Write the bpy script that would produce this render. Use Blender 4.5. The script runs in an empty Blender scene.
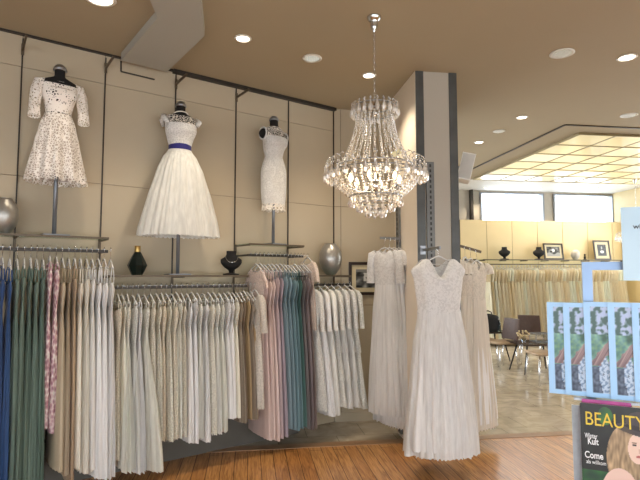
import bpy, math, random
from mathutils import Vector, Matrix, noise
R = math.radians
PI = math.pi
sc = bpy.context.scene
COL = sc.collection
rng = random.Random(7)

# ------------------------------------------------------------------ survey of the room
EYE = 1.65
F = 500.0
PITCH = R(4.0)
FWD = Vector((0, math.cos(PITCH), math.sin(PITCH)))
UPV = Vector((0, -math.sin(PITCH), math.cos(PITCH)))
CAM = Vector((0, 0, EYE))
HC = 3.6                                     # ceiling height


def ray(px, py):
    return FWD * F + Vector((1, 0, 0)) * (px - 320) + UPV * (240 - py)


def at_z(px, py, z):
    d = ray(px, py)
    return CAM + d * ((z - EYE) / d.z)


def at_y(px, py, y):
    d = ray(px, py)
    return CAM + d * (y / d.y)


def at_plane(px, py, p, n):
    d = ray(px, py)
    return CAM + d * ((p - CAM).dot(n) / d.dot(n))


WL = at_z(0, 29, HC)
P0 = at_z(334, 109, HC)                       # corner of the left wall and the return wall
U = (P0 - WL).normalized()                    # along the left wall, away from the camera
N = Vector((U.y, -U.x, 0))                    # out of the left wall into the room
ANG_A = math.atan2(U.y, U.x)
B = R(8.0)                                    # the back of the shop is turned 8 degrees
RR = Vector((math.cos(B), math.sin(B), 0))
DD = Vector((-math.sin(B), math.cos(B), 0))


def WA(s, n, z):                              # left wall frame: s metres before the corner, n metres off the wall
    p = P0 - U * s + N * n
    return Vector((p.x, p.y, z))


def BK(x, y, z=0.0):                          # frame of the back room
    p = RR * x + DD * y
    return Vector((p.x, p.y, z))


def s_of(px, n):                              # s of the vertical line seen at px, n off the wall
    t = (px - 320) / F * math.cos(PITCH)      # near the horizon
    a = P0 + N * n
    return (a.x - t * a.y) / (U.x - t * U.y)


def z_of(py, p):                              # height seen at py above the ground point p
    t = (240 - py) / F
    return EYE + p.y * math.tan(math.atan(t) + PITCH)


# ------------------------------------------------------------------ materials
def lin(c):
    c = c / 255.0
    return c / 12.92 if c <= 0.04045 else ((c + 0.055) / 1.055) ** 2.4


def rgb(h):
    return (lin(int(h[0:2], 16)), lin(int(h[2:4], 16)), lin(int(h[4:6], 16)), 1)


MATS = {}


def nt(name):
    m = bpy.data.materials.new(name)
    m.use_nodes = True
    t = m.node_tree
    return m, t, t.nodes['Principled BSDF'], t.nodes['Material Output']


def plain(name, h, rough=0.5, metal=0.0, var=0.06, scale=8, bump=0.0, bscale=60, spec=0.5, emit=None, estr=0, trans=0, coat=0):
    if name in MATS:
        return MATS[name]
    m, t, b, o = nt(name)
    L = t.links.new
    tc = t.nodes.new('ShaderNodeTexCoord')
    nz = t.nodes.new('ShaderNodeTexNoise')
    nz.inputs['Scale'].default_value = scale
    nz.inputs['Detail'].default_value = 3
    L(tc.outputs['Object'], nz.inputs['Vector'])
    cr = t.nodes.new('ShaderNodeValToRGB')
    c = rgb(h)
    cr.color_ramp.elements[0].position = 0.3
    cr.color_ramp.elements[1].position = 0.7
    cr.color_ramp.elements[0].color = tuple(max(0, v * (1 - var)) for v in c[:3]) + (1,)
    cr.color_ramp.elements[1].color = tuple(min(1, v * (1 + var)) for v in c[:3]) + (1,)
    L(nz.outputs['Fac'], cr.inputs['Fac'])
    L(cr.outputs['Color'], b.inputs['Base Color'])
    b.inputs['Roughness'].default_value = rough
    b.inputs['Metallic'].default_value = metal
    b.inputs['Specular IOR Level'].default_value = spec
    b.inputs['Transmission Weight'].default_value = trans
    b.inputs['Coat Weight'].default_value = coat
    if emit:
        b.inputs['Emission Color'].default_value = rgb(emit)
        b.inputs['Emission Strength'].default_value = estr
    if bump:
        n2 = t.nodes.new('ShaderNodeTexNoise')
        n2.inputs['Scale'].default_value = bscale
        L(tc.outputs['Object'], n2.inputs['Vector'])
        bp = t.nodes.new('ShaderNodeBump')
        bp.inputs['Strength'].default_value = bump
        bp.inputs['Distance'].default_value = 0.01
        L(n2.outputs['Fac'], bp.inputs['Height'])
        L(bp.outputs['Normal'], b.inputs['Normal'])
    MATS[name] = m
    return m


def fabric(h, kind='satin'):
    """satin / tulle / lace / floral / sequin cloth in colour h"""
    name = 'cloth_%s_%s' % (kind, h)
    if name in MATS:
        return MATS[name]
    m, t, b, o = nt(name)
    L = t.links.new
    tc = t.nodes.new('ShaderNodeTexCoord')
    c = tuple(min(0.80, v * 1.05) for v in rgb(h)[:3]) + (1,)
    b.inputs['Roughness'].default_value = {'applique': 0.75, 'satin': 0.5, 'tulle': 0.85, 'lace': 0.8, 'floral': 0.8, 'sequin': 0.35}[kind]
    b.inputs['Specular IOR Level'].default_value = 0.3
    b.inputs['Sheen Weight'].default_value = 0.15
    # weave: fine vertical threads
    mp = t.nodes.new('ShaderNodeMapping')
    mp.inputs['Scale'].default_value = (60, 60, 2.5) if kind != 'lace' else (1, 1, 1)
    L(tc.outputs['Object'], mp.inputs['Vector'])
    nz = t.nodes.new('ShaderNodeTexNoise')
    nz.inputs['Scale'].default_value = 1.0
    nz.inputs['Detail'].default_value = 4
    L(mp.outputs['Vector'], nz.inputs['Vector'])
    cr = t.nodes.new('ShaderNodeValToRGB')
    if kind in ('lace', 'sequin'):
        vo = t.nodes.new('ShaderNodeTexVoronoi')
        vo.feature = 'DISTANCE_TO_EDGE'
        vo.inputs['Scale'].default_value = 55 if kind == 'lace' else 120
        L(tc.outputs['Object'], vo.inputs['Vector'])
        nf = t.nodes.new('ShaderNodeTexNoise')
        nf.inputs['Scale'].default_value = 22
        nf.inputs['Detail'].default_value = 5
        L(tc.outputs['Object'], nf.inputs['Vector'])
        ma = t.nodes.new('ShaderNodeMath')
        ma.operation = 'MULTIPLY'
        L(vo.outputs['Distance'], ma.inputs[0])
        L(nf.outputs['Fac'], ma.inputs[1])
        m3 = t.nodes.new('ShaderNodeMath')
        m3.operation = 'MULTIPLY'
        m3.inputs[1].default_value = 2.2
        L(ma.outputs[0], m3.inputs[0])
        cr.color_ramp.elements[0].position = 0.02
        cr.color_ramp.elements[1].position = 0.16
        cr.color_ramp.elements[0].color = tuple(min(1, v * 1.08) for v in c[:3]) + (1,)
        cr.color_ramp.elements[1].color = tuple(v * 0.80 for v in c[:3]) + (1,)
        L(m3.outputs[0], cr.inputs['Fac'])
        bsrc = vo.outputs['Distance']
        base = cr.outputs['Color']
    elif kind == 'applique':
        nz.inputs['Scale'].default_value = 26
        nz.inputs['Detail'].default_value = 6
        nz.inputs['Distortion'].default_value = 2.0
        L(tc.outputs['Object'], nz.inputs['Vector'])
        cr.color_ramp.elements[0].position = 0.44
        cr.color_ramp.elements[1].position = 0.54
        cr.color_ramp.elements[0].color = tuple(v * 0.86 for v in c[:3]) + (1,)
        cr.color_ramp.elements[1].color = c
        L(nz.outputs['Fac'], cr.inputs['Fac'])
        bsrc = nz.outputs['Fac']
        base = cr.outputs['Color']
    elif kind == 'floral':
        vo = t.nodes.new('ShaderNodeTexVoronoi')
        vo.inputs['Scale'].default_value = 28
        L(tc.outputs['Object'], vo.inputs['Vector'])
        cr.color_ramp.elements[0].position = 0.25
        cr.color_ramp.elements[0].color = rgb('b08290')
        cr.color_ramp.elements[1].position = 0.5
        cr.color_ramp.elements[1].color = c
        e = cr.color_ramp.elements.new(0.75)
        e.color = rgb('f3eae6')
        L(vo.outputs['Distance'], cr.inputs['Fac'])
        bsrc = nz.outputs['Fac']
        base = cr.outputs['Color']
    else:
        k = 0.10 if kind == 'tulle' else 0.06
        cr.color_ramp.elements[0].position = 0.3
        cr.color_ramp.elements[1].position = 0.7
        cr.color_ramp.elements[0].color = tuple(v * (1 - k) for v in c[:3]) + (1,)
        cr.color_ramp.elements[1].color = tuple(min(1, v * (1 + k)) for v in c[:3]) + (1,)
        L(nz.outputs['Fac'], cr.inputs['Fac'])
        bsrc = nz.outputs['Fac']
        base = cr.outputs['Color']
    L(base, b.inputs['Base Color'])
    bp = t.nodes.new('ShaderNodeBump')
    bp.inputs['Strength'].default_value = 0.22 if kind != 'satin' else 0.06
    bp.inputs['Distance'].default_value = 0.008
    L(bsrc, bp.inputs['Height'])
    L(bp.outputs['Normal'], b.inputs['Normal'])
    tr = t.nodes.new('ShaderNodeBsdfTranslucent')
    L(base, tr.inputs['Color'])
    mx = t.nodes.new('ShaderNodeMixShader')
    mx.inputs['Fac'].default_value = {'applique': 0.2, 'satin': 0.1, 'tulle': 0.3, 'lace': 0.2, 'floral': 0.1, 'sequin': 0.05}[kind]
    L(b.outputs['BSDF'], mx.inputs[1])
    L(tr.outputs['BSDF'], mx.inputs[2])
    L(mx.outputs['Shader'], o.inputs['Surface'])
    MATS[name] = m
    return m


def open_lace(h, hole=0.1, scale=38, name='open_lace'):
    """lace with real holes in it"""
    if name in MATS:
        return MATS[name]
    m, t, b, o = nt(name)
    L = t.links.new
    tc = t.nodes.new('ShaderNodeTexCoord')
    vo = t.nodes.new('ShaderNodeTexVoronoi')
    vo.feature = 'DISTANCE_TO_EDGE'
    vo.inputs['Scale'].default_value = scale
    L(tc.outputs['Object'], vo.inputs['Vector'])
    nz = t.nodes.new('ShaderNodeTexNoise')
    nz.inputs['Scale'].default_value = 13
    L(tc.outputs['Object'], nz.inputs['Vector'])
    ml = t.nodes.new('ShaderNodeMath')
    ml.operation = 'MULTIPLY'
    ml.inputs[1].default_value = hole * 2
    L(nz.outputs['Fac'], ml.inputs[0])
    gt = t.nodes.new('ShaderNodeMath')
    gt.operation = 'LESS_THAN'
    L(vo.outputs['Distance'], gt.inputs[0])
    L(ml.outputs[0], gt.inputs[1])
    b.inputs['Base Color'].default_value = rgb(h)
    b.inputs['Roughness'].default_value = 0.8
    L(gt.outputs[0], b.inputs['Alpha'])
    MATS[name] = m
    return m


def glass(name, h='ffffff', rough=0.02, mixt=0.45):
    """thin clear glass or plastic: partly see-through, partly mirror-like"""
    if name in MATS:
        return MATS[name]
    m, t, b, o = nt(name)
    L = t.links.new
    b.inputs['Base Color'].default_value = rgb(h)
    b.inputs['Roughness'].default_value = rough
    b.inputs['Transmission Weight'].default_value = 1.0
    b.inputs['IOR'].default_value = 1.5
    tp = t.nodes.new('ShaderNodeBsdfTransparent')
    tp.inputs['Color'].default_value = rgb(h)
    mx = t.nodes.new('ShaderNodeMixShader')
    mx.inputs['Fac'].default_value = mixt
    L(b.outputs['BSDF'], mx.inputs[1])
    L(tp.outputs['BSDF'], mx.inputs[2])
    L(mx.outputs['Shader'], o.inputs['Surface'])
    MATS[name] = m
    return m


def printed():
    if 'print' in MATS:
        return MATS['print']
    m, t, b, o = nt('printed_paper')
    a = t.nodes.new('ShaderNodeAttribute')
    a.attribute_name = 'Col'
    t.links.new(a.outputs['Color'], b.inputs['Base Color'])
    b.inputs['Roughness'].default_value = 0.35
    MATS['print'] = m
    return m


def wood_floor():
    m, t, b, o = nt('wood_floor')
    L = t.links.new
    tc = t.nodes.new('ShaderNodeTexCoord')
    mp = t.nodes.new('ShaderNodeMapping')
    mp.inputs['Rotation'].default_value = (0, 0, R(90))
    L(tc.outputs['Object'], mp.inputs['Vector'])
    br = t.nodes.new('ShaderNodeTexBrick')
    br.inputs['Scale'].default_value = 1
    br.inputs['Brick Width'].default_value = 1.6
    br.inputs['Row Height'].default_value = 0.115
    br.inputs['Mortar Size'].default_value = 0.003
    br.inputs['Color1'].default_value = rgb('b47e48')
    br.inputs['Color2'].default_value = rgb('c8965e')
    br.inputs['Mortar'].default_value = rgb('5a3a20')
    br.offset = 0.37
    L(mp.outputs['Vector'], br.inputs['Vector'])
    m2 = t.nodes.new('ShaderNodeMapping')
    m2.inputs['Scale'].default_value = (26, 1.6, 1)
    L(tc.outputs['Object'], m2.inputs['Vector'])
    nz = t.nodes.new('ShaderNodeTexNoise')
    nz.inputs['Scale'].default_value = 2.2
    nz.inputs['Detail'].default_value = 6
    nz.inputs['Distortion'].default_value = 1.2
    L(m2.outputs['Vector'], nz.inputs['Vector'])
    cr = t.nodes.new('ShaderNodeValToRGB')
    cr.color_ramp.elements[0].position = 0.35
    cr.color_ramp.elements[0].color = (0.55, 0.47, 0.40, 1)
    cr.color_ramp.elements[1].position = 0.62
    cr.color_ramp.elements[1].color = (1.15, 1.12, 1.05, 1)
    L(nz.outputs['Fac'], cr.inputs['Fac'])
    mu = t.nodes.new('ShaderNodeMix')
    mu.data_type = 'RGBA'
    mu.blend_type = 'MULTIPLY'
    mu.inputs['Factor'].default_value = 0.85
    L(br.outputs['Color'], mu.inputs['A'])
    L(cr.outputs['Color'], mu.inputs['B'])
    L(mu.outputs['Result'], b.inputs['Base Color'])
    b.inputs['Roughness'].default_value = 0.26
    b.inputs['Coat Weight'].default_value = 0.4
    b.inputs['Coat Roughness'].default_value = 0.3
    bp = t.nodes.new('ShaderNodeBump')
    bp.inputs['Strength'].default_value = 0.15
    bp.inputs['Distance'].default_value = 0.004
    L(nz.outputs['Fac'], bp.inputs['Height'])
    L(bp.outputs['Normal'], b.inputs['Normal'])
    return m


def stone_floor():
    m, t, b, o = nt('stone_floor')
    L = t.links.new
    tc = t.nodes.new('ShaderNodeTexCoord')
    br = t.nodes.new('ShaderNodeTexBrick')
    br.inputs['Scale'].default_value = 1
    br.inputs['Brick Width'].default_value = 0.6
    br.inputs['Row Height'].default_value = 0.4
    br.inputs['Mortar Size'].default_value = 0.003
    br.inputs['Color1'].default_value = rgb('bdb2a0')
    br.inputs['Color2'].default_value = rgb('aea391')
    br.inputs['Mortar'].default_value = rgb('7b7060')
    L(tc.outputs['Object'], br.inputs['Vector'])
    nz = t.nodes.new('ShaderNodeTexNoise')
    nz.inputs['Scale'].default_value = 3
    nz.inputs['Detail'].default_value = 7
    nz.inputs['Distortion'].default_value = 1.5
    L(tc.outputs['Object'], nz.inputs['Vector'])
    cr = t.nodes.new('ShaderNodeValToRGB')
    cr.color_ramp.elements[0].position = 0.35
    cr.color_ramp.elements[0].color = (0.68, 0.66, 0.63, 1)
    cr.color_ramp.elements[1].position = 0.65
    cr.color_ramp.elements[1].color = (1.1, 1.1, 1.1, 1)
    L(nz.outputs['Fac'], cr.inputs['Fac'])
    mu = t.nodes.new('ShaderNodeMix')
    mu.data_type = 'RGBA'
    mu.blend_type = 'MULTIPLY'
    mu.inputs['Factor'].default_value = 0.8
    L(br.outputs['Color'], mu.inputs['A'])
    L(cr.outputs['Color'], mu.inputs['B'])
    L(mu.outputs['Result'], b.inputs['Base Color'])
    b.inputs['Roughness'].default_value = 0.18
    return m


M_WALL = plain('wall_panel_paint', 'b0a38c', 0.6, var=0.03, scale=2)
M_WALLB = plain('back_panel_paint', 'd6c294', 0.5, var=0.03, scale=2)
M_CEIL = plain('ceiling_paint', 'a5987f', 0.8, var=0.02, scale=1)
M_SOFF = plain('soffit_paint', 'a9a89f', 0.8, var=0.02, scale=1)
M_WHITE = plain('white_paint', 'dedcd4', 0.6, var=0.02, scale=2)
M_DARK = plain('dark_metal', '3d3935', 0.45, 0.6, 0.1)
M_BRONZE = plain('bronze_metal', '5c5142', 0.45, 0.4, 0.08)
M_STEEL = plain('brushed_steel', '8f9296', 0.35, 0.9, 0.08, 30)
M_CHROME = plain('chrome', 'd0d2d4', 0.12, 1.0, 0.02)
M_GREYPOLE = plain('grey_pole_paint', '7c8188', 0.4, 0.5, 0.05)
M_SLATE = plain('column_steel_strip', '4b4d4c', 0.4, 0.15, 0.22, 5)
M_BLACK = plain('black_velvet', '0d0c0e', 0.85, 0, 0.2)
M_BLACKG = plain('black_glaze', '14201e', 0.3, 0, 0.2)
M_SILVER = plain('silver_glaze', 'a3a19c', 0.33, 0.7, 0.06, 40, 0.2, 90)
M_GOLD = plain('gold_neck', 'b79a5e', 0.3, 0.9, 0.05)
M_SKIRT = plain('skirting_grey', '57534c', 0.6, 0, 0.08, 6)
M_GLASS = glass('shelf_glass', 'dfeee8', 0.03, 0.5)
M_PLASTIC = plain('hanger_plastic', 'f0f0f0', 0.15, 0.0, 0.02, trans=0.35, coat=0.3)
M_CRYSTAL = plain('crystal', 'f2eee8', 0.06, 0.0, 0.02, spec=1.0, trans=0.62, coat=0.6)
M_NAVY = fabric('26246e', 'satin')


# ------------------------------------------------------------------ mesh builder
class MB:
    def __init__(s):
        s.v = []
        s.f = []
        s.m = []

    def add(s, vs, fs, mi=0, M=None):
        k = len(s.v)
        if M is not None:
            vs = [M @ Vector(v) for v in vs]
        s.v += [tuple(v) for v in vs]
        s.f += [tuple(i + k for i in f) for f in fs]
        s.m += [mi] * len(fs)
        return s

    def box(s, c, d, mi=0, M=None, taper=None):
        x, y, z = d[0] / 2, d[1] / 2, d[2] / 2
        vs = [(c[0] + i * x, c[1] + j * y, c[2] + k * z) for k in (-1, 1) for j in (-1, 1) for i in (-1, 1)]
        if taper:
            vs = [((a - c[0]) * (taper if w > c[2] else 1) + c[0], (b - c[1]) * (taper if w > c[2] else 1) + c[1], w) for a, b, w in vs]
        return s.add(vs, [(0, 2, 3, 1), (4, 5, 7, 6), (0, 1, 5, 4), (2, 6, 7, 3), (0, 4, 6, 2), (1, 3, 7, 5)], mi, M)

    def span(s, a, b, w, h, mi=0):
        """a bar of section w x h from a to b"""
        a = Vector(a)
        b = Vector(b)
        d = b - a
        q = d.to_track_quat('Y', 'Z').to_matrix().to_4x4()
        M = Matrix.Translation((a + b) / 2) @ q
        return s.box((0, 0, 0), (w, d.length, h), mi, M)

    def tube(s, pts, r, seg=8, mi=0, closed=False, caps=True):
        pts = [Vector(p) for p in pts]
        n = len(pts)
        rs = r if isinstance(r, (list, tuple)) else [r] * n
        vs, fs = [], []
        nrm = None
        for i, p in enumerate(pts):
            if closed:
                d = (pts[(i + 1) % n] - pts[i - 1]).normalized()
            else:
                d = (pts[min(i + 1, n - 1)] - pts[max(i - 1, 0)]).normalized()
            if nrm is None:
                nrm = d.cross(Vector((0, 0, 1)))
                if nrm.length < 0.05:
                    nrm = d.cross(Vector((1, 0, 0)))
                nrm.normalize()
            else:
                nrm = (nrm - d * nrm.dot(d)).normalized()
            bi = d.cross(nrm)
            for j in range(seg):
                a = 2 * PI * j / seg
                vs.append(p + (nrm * math.cos(a) + bi * math.sin(a)) * rs[i])
        m = n if closed else n - 1
        for i in range(m):
            for j in range(seg):
                a = i * seg + j
                b_ = i * seg + (j + 1) % seg
                c = ((i + 1) % n) * seg
                fs.append((a, b_, c + (j + 1) % seg, c + j))
        if caps and not closed:
            fs.append(tuple(reversed(range(seg))))
            fs.append(tuple((n - 1) * seg + j for j in range(seg)))
        return s.add(vs, fs, mi)

    def lathe(s, prof, seg=24, mi=0, M=None, sy=1.0, cap=True):
        vs, fs = [], []
        for r, z in prof:
            for j in range(seg):
                a = 2 * PI * j / seg
                vs.append((r * math.cos(a), r * math.sin(a) * sy, z))
        n = len(prof)
        for i in range(n - 1):
            for j in range(seg):
                fs.append((i * seg + j, i * seg + (j + 1) % seg, (i + 1) * seg + (j + 1) % seg, (i + 1) * seg + j))
        if cap:
            fs.append(tuple(reversed(range(seg))))
            fs.append(tuple((n - 1) * seg + j for j in range(seg)))
        return s.add(vs, fs, mi, M)

    def ball(s, c, r, seg=8, rings=5, mi=0, sz=1.0):
        prof = []
        for i in range(rings + 1):
            a = -PI / 2 + PI * i / rings
            prof.append((max(0.0005, r * math.cos(a)), r * math.sin(a) * sz))
        return s.lathe(prof, seg, mi, Matrix.Translation(c))

    def loft(s, secs, seg=48, k=10, seed=0, topf=None, mi=0, hem=0.0, rings=18, cap=False, smooth_z=True):
        """secs: (z, rx, ry, amp[, cx, cy]) from top to bottom; the pleats run down the cloth"""
        r_ = random.Random(seed)
        ph = [r_.uniform(0, 6.28) for _ in range(4)]
        full = [tuple(q) + (0,) * (6 - len(q)) for q in secs]
        zs = [q[0] for q in full]
        out = []
        for i in range(rings + 1):
            t = i / rings
            z = zs[0] + (zs[-1] - zs[0]) * t
            j = 0
            while j < len(full) - 2 and z < full[j + 1][0]:
                j += 1
            a, b = full[j], full[j + 1]
            w = (a[0] - z) / max(1e-6, a[0] - b[0])
            w = min(1, max(0, w))
            p0 = full[max(0, j - 1)]
            p3 = full[min(len(full) - 1, j + 2)]
            q = [z]
            for c in range(1, 6):
                v0, v1, v2, v3 = p0[c], a[c], b[c], p3[c]
                h00 = v1 + 0.5 * w * (v2 - v0 + w * (2 * v0 - 5 * v1 + 4 * v2 - v3 + w * (3 * (v1 - v2) + v3 - v0)))
                lo, hi = min(v1, v2), max(v1, v2)
                q.append(min(hi, max(lo, h00)) if c < 4 else h00)
            out.append(q)
        vs, fs = [], []
        for i, (z, rx, ry, amp, cx, cy) in enumerate(out):
            t = i / rings
            for j in range(seg):
                a = 2 * PI * j / seg
                if amp:
                    ca, sa = math.cos(a), math.sin(a)
                    wob = 0.9 * math.sin(2 * a + ph[2]) + 0.7 * math.sin(3 * a + ph[3] + t)
                    f1 = noise.noise(Vector((ca * k * 0.33, sa * k * 0.33, t * 0.7 + ph[0] * 5)))
                    f2 = noise.noise(Vector((ca * k * 0.75, sa * k * 0.75, t * 0.5 + ph[1] * 5)))
                    m = 1 + amp * (2.0 * f1 + 1.3 * f2 + 0.35 * math.sin(k * a + ph[0] + wob))
                else:
                    m = 1
                zz = z
                if topf:
                    zz += topf(a) * max(0, 1 - t * 2.2)
                if i == rings and hem:
                    zz += hem * math.sin(k * 2 * a)
                vs.append((cx + rx * math.cos(a) * m, cy + ry * math.sin(a) * m, zz))
        for i in range(rings):
            for j in range(seg):
                fs.append((i * seg + j, (i + 1) * seg + j, (i + 1) * seg + (j + 1) % seg, i * seg + (j + 1) % seg))
        if cap:
            fs.append(tuple(range(seg)))
            fs.append(tuple(rings * seg + j for j in reversed(range(seg))))
        return s.add(vs, fs, mi)

    def build(s, name, mats, parent=None, smooth=True, loc=None, rotz=0, sharp=None):
        me = bpy.data.meshes.new(name)
        me.from_pydata(s.v, [], s.f)
        if not isinstance(mats, (list, tuple)):
            mats = [mats]
        for m in mats:
            me.materials.append(m)
        me.polygons.foreach_set('material_index', s.m)
        if smooth:
            me.polygons.foreach_set('use_smooth', [True] * len(s.f))
            if sharp:
                me.set_sharp_from_angle(angle=R(sharp))
        me.update()
        o = bpy.data.objects.new(name, me)
        COL.objects.link(o)
        if parent:
            o.parent = parent
        if loc is not None:
            o.location = loc
        o.rotation_euler = (0, 0, rotz)
        return o


def tag(o, label=None, cat=None, group=None, kind=None):
    if label:
        o['label'] = label
    if cat:
        o['category'] = cat
    if group:
        o['group'] = group
    if kind:
        o['kind'] = kind
    return o


def thing(name, label, cat, loc=(0, 0, 0), rotz=0, group=None):
    o = bpy.data.objects.new(name, None)
    o.empty_display_size = 0.1
    COL.objects.link(o)
    o.location = loc
    o.rotation_euler = (0, 0, rotz)
    return tag(o, label, cat, group)


def struct(name, mb, m, **k):
    return tag(mb.build(name, m, smooth=False, **k), kind='structure')


def copy_tree(o, parent=None):
    c = o.copy()
    COL.objects.link(c)
    if parent:
        c.parent = parent
    for ch in list(o.children):
        copy_tree(ch, c)
    return c


def text_mesh(body, size, parent, mat, loc, rot, name='lettering', sx=1.0, bold=0.0, shear=0):
    cu = bpy.data.curves.new(name, 'FONT')
    cu.body = body
    cu.size = size
    cu.extrude = 0.0004
    cu.offset = bold
    cu.shear = shear
    o = bpy.data.objects.new(name, cu)
    COL.objects.link(o)
    bpy.context.view_layer.update()
    me = bpy.data.meshes.new_from_object(o.evaluated_get(bpy.context.evaluated_depsgraph_get()))
    bpy.data.objects.remove(o)
    bpy.data.curves.remove(cu)
    me.name = name
    me.materials.clear()
    me.materials.append(mat)
    q = bpy.data.objects.new(name, me)
    COL.objects.link(q)
    q.parent = parent
    q.location = loc
    q.rotation_euler = rot
    q.scale = (sx, 1, 1)
    return q


def print_mesh(name, w, h, nx, ny, fn, parent=None, loc=(0, 0, 0), back=0.002):
    """a flat printed sheet in local x-z, facing -y, coloured by fn(u, v); lower left corner at loc"""
    vs, fs, cols = [], [], []
    for j in range(ny + 1):
        for i in range(nx + 1):
            vs.append((w * i / nx, 0, h * j / ny))
            c = fn(i / nx, j / ny)
            cols.append(tuple(lin(max(0, min(255, q))) for q in c) + (1,))
    for j in range(ny):
        for i in range(nx):
            a = j * (nx + 1) + i
            fs.append((a, a + 1, a + nx + 2, a + nx + 1))
    k = len(vs)
    vs += [(0, back, 0), (w, back, 0), (w, back, h), (0, back, h)]
    cols += [(0.8, 0.8, 0.8, 1)] * 4
    fs += [(k, k + 3, k + 2, k + 1)]
    rim = [(0, k), (nx, k + 1), (ny * (nx + 1) + nx, k + 2), (ny * (nx + 1), k + 3)]
    for q in range(4):
        a, b = rim[q], rim[(q + 1) % 4]
        fs.append((a[0], a[1], b[1], b[0]))
    me = bpy.data.meshes.new(name)
    me.from_pydata(vs, [], fs)
    at = me.color_attributes.new('Col', 'FLOAT_COLOR', 'POINT')
    for i, c in enumerate(cols):
        at.data[i].color = c
    me.materials.append(printed())
    o = bpy.data.objects.new(name, me)
    COL.objects.link(o)
    o.parent = parent
    o.location = loc
    return o


def nz(x, y, s, o=0):
    return noise.noise(Vector((x * s, y * s, o)))


# ------------------------------------------------------------------ the room
def bkbox(mb, x0, x1, y0, y1, z0, z1, mi=0):
    return mb.box(((x0 + x1) / 2, (y0 + y1) / 2, (z0 + z1) / 2), (x1 - x0, y1 - y0, z1 - z0), mi)


YW = 4.98                                     # where the boards meet the stone
P0B = (P0.dot(RR), P0.dot(DD))
mb = MB(); bkbox(mb, -9, 9.5, -3.2, YW, -0.1, 0.0)
struct('floor', mb, wood_floor(), rotz=B)
mb = MB(); bkbox(mb, -9, 9.5, YW, 12.2, -0.1, -0.002)
struct('floor', mb, stone_floor(), rotz=B)
mb = MB(); bkbox(mb, -9, 9.5, YW - 0.10, YW + 0.02, -0.01, 0.004)
struct('trim_1', mb, plain('threshold_wood', '98785a', 0.35, 0, 0.1, 9), rotz=B)
mb = MB(); bkbox(mb, -9, 9.5, -3.2, 9.6, HC, HC + 0.5)
struct('ceiling', mb, M_CEIL, rotz=B)
mb = MB(); bkbox(mb, -9, 9.5, 9.6, 12.2, HC + 0.2, HC + 0.5)
struct('ceiling', mb, M_WHITE, rotz=B)


# left wall: backing and inset panels with open joints
def wallA_box(mb, s0, s1, n0, n1, z0, z1, mi=0):
    return mb.box((-(s0 + s1) / 2, -(n0 + n1) / 2, (z0 + z1) / 2), (abs(s1 - s0), abs(n1 - n0), z1 - z0), mi)


mb = MB()
wallA_box(mb, -0.1, 8, -0.16, -0.012, 0, HC, 1)
SEAM = 0.632
HJ = (0.32, 2.44, 3.33, HC)
for i in range(13):
    for z0, z1 in zip((0,) + HJ[:-1], HJ):
        wallA_box(mb, max(0, i * SEAM) + 0.003, (i + 1) * SEAM - 0.003, -0.013, 0, z0 + 0.002, z1 - 0.002, 0)
struct('wall_left', mb, [M_WALL, M_BRONZE], loc=P0 * 1, rotz=ANG_A).location.z = 0
mb = MB(); wallA_box(mb, 0.0, 1.93, 0.0, 0.05, HC - 0.032, HC); wallA_box(mb, 1.93, 8, 0.0, 0.03, HC - 0.014, HC)
o = struct('trim_2', mb, M_DARK, loc=(P0.x, P0.y, 0), rotz=ANG_A)
mb = MB(); wallA_box(mb, 0.55, 8, 0.0, 0.10, 0, 0.34)
struct('baseboard_left', mb, M_SKIRT, loc=(P0.x, P0.y, 0), rotz=ANG_A)
# return wall behind the crystal light
mb = MB()
bkbox(mb, P0B[0], P0B[0] + 1.32, P0B[1] + 0.012, P0B[1] + 0.16, 0, HC, 1)
for x0, x1 in ((0.0, 0.075), (0.081, 0.93), (0.936, 1.32)):
    for z0, z1 in ((0.0, 1.3), (1.306, 2.44), (2.446, HC)):
        bkbox(mb, P0B[0] + x0, P0B[0] + x1, P0B[1], P0B[1] + 0.013, z0, z1, 0)
struct('wall_back', mb, [M_WALL, M_BRONZE], rotz=B)
mb = MB(); bkbox(mb, P0B[0], P0B[0] + 1.32, P0B[1] - 0.02, P0B[1], 0, 0.1)
struct('baseboard_back', mb, M_WALL, rotz=B)
# the shop front behind the camera, side walls
mb = MB()
bkbox(mb, -9, 9.5, -3.3, -3.1, 0, 0.35)
bkbox(mb, -9, 9.5, -3.3, -3.1, 2.2, HC)  # unseen header brought low to keep daylight off the upper walls
for x in (-9, -6, -3, 0, 3, 6, 9.1):
    bkbox(mb, x, x + 0.3, -3.3, -3.1, 0.35, 2.2)
struct('wall_front', mb, M_WHITE, rotz=B)
mb = MB()
bkbox(mb, 9.5, 9.7, -3.2, 5.5, 0, HC + 0.5)
bkbox(mb, 9.5, 9.7, 11.0, 12.2, 0, HC + 0.5)
bkbox(mb, 9.5, 9.7, 5.5, 11.0, 0, 0.6)  # unseen window opening added to bring daylight into the back room
bkbox(mb, 9.5, 9.7, 5.5, 11.0, 3.2, HC + 0.5)
for y_ in (7.25, 9.1):
    bkbox(mb, 9.5, 9.7, y_, y_ + 0.1, 0.6, 3.2)
struct('wall_right', mb, M_WALLB, rotz=B)
e = WA(8, 0, 0)
mb = MB(); bkbox(mb, e.dot(RR) - 0.2, e.dot(RR), -3.2, e.dot(DD) + 0.3, 0, HC)
struct('wall_side', mb, M_WALL, rotz=B)

# far wall: window wall and cream panels in front of it
YB = 11.56


def bx_of(px, yb):                            # x in the back frame seen at px on the line y = yb
    t = (px - 320) / F * math.cos(PITCH)
    # (RR x + DD yb): X = t Y
    return (t * DD.y * yb - DD.x * yb) / (RR.x - t * RR.y)


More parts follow.
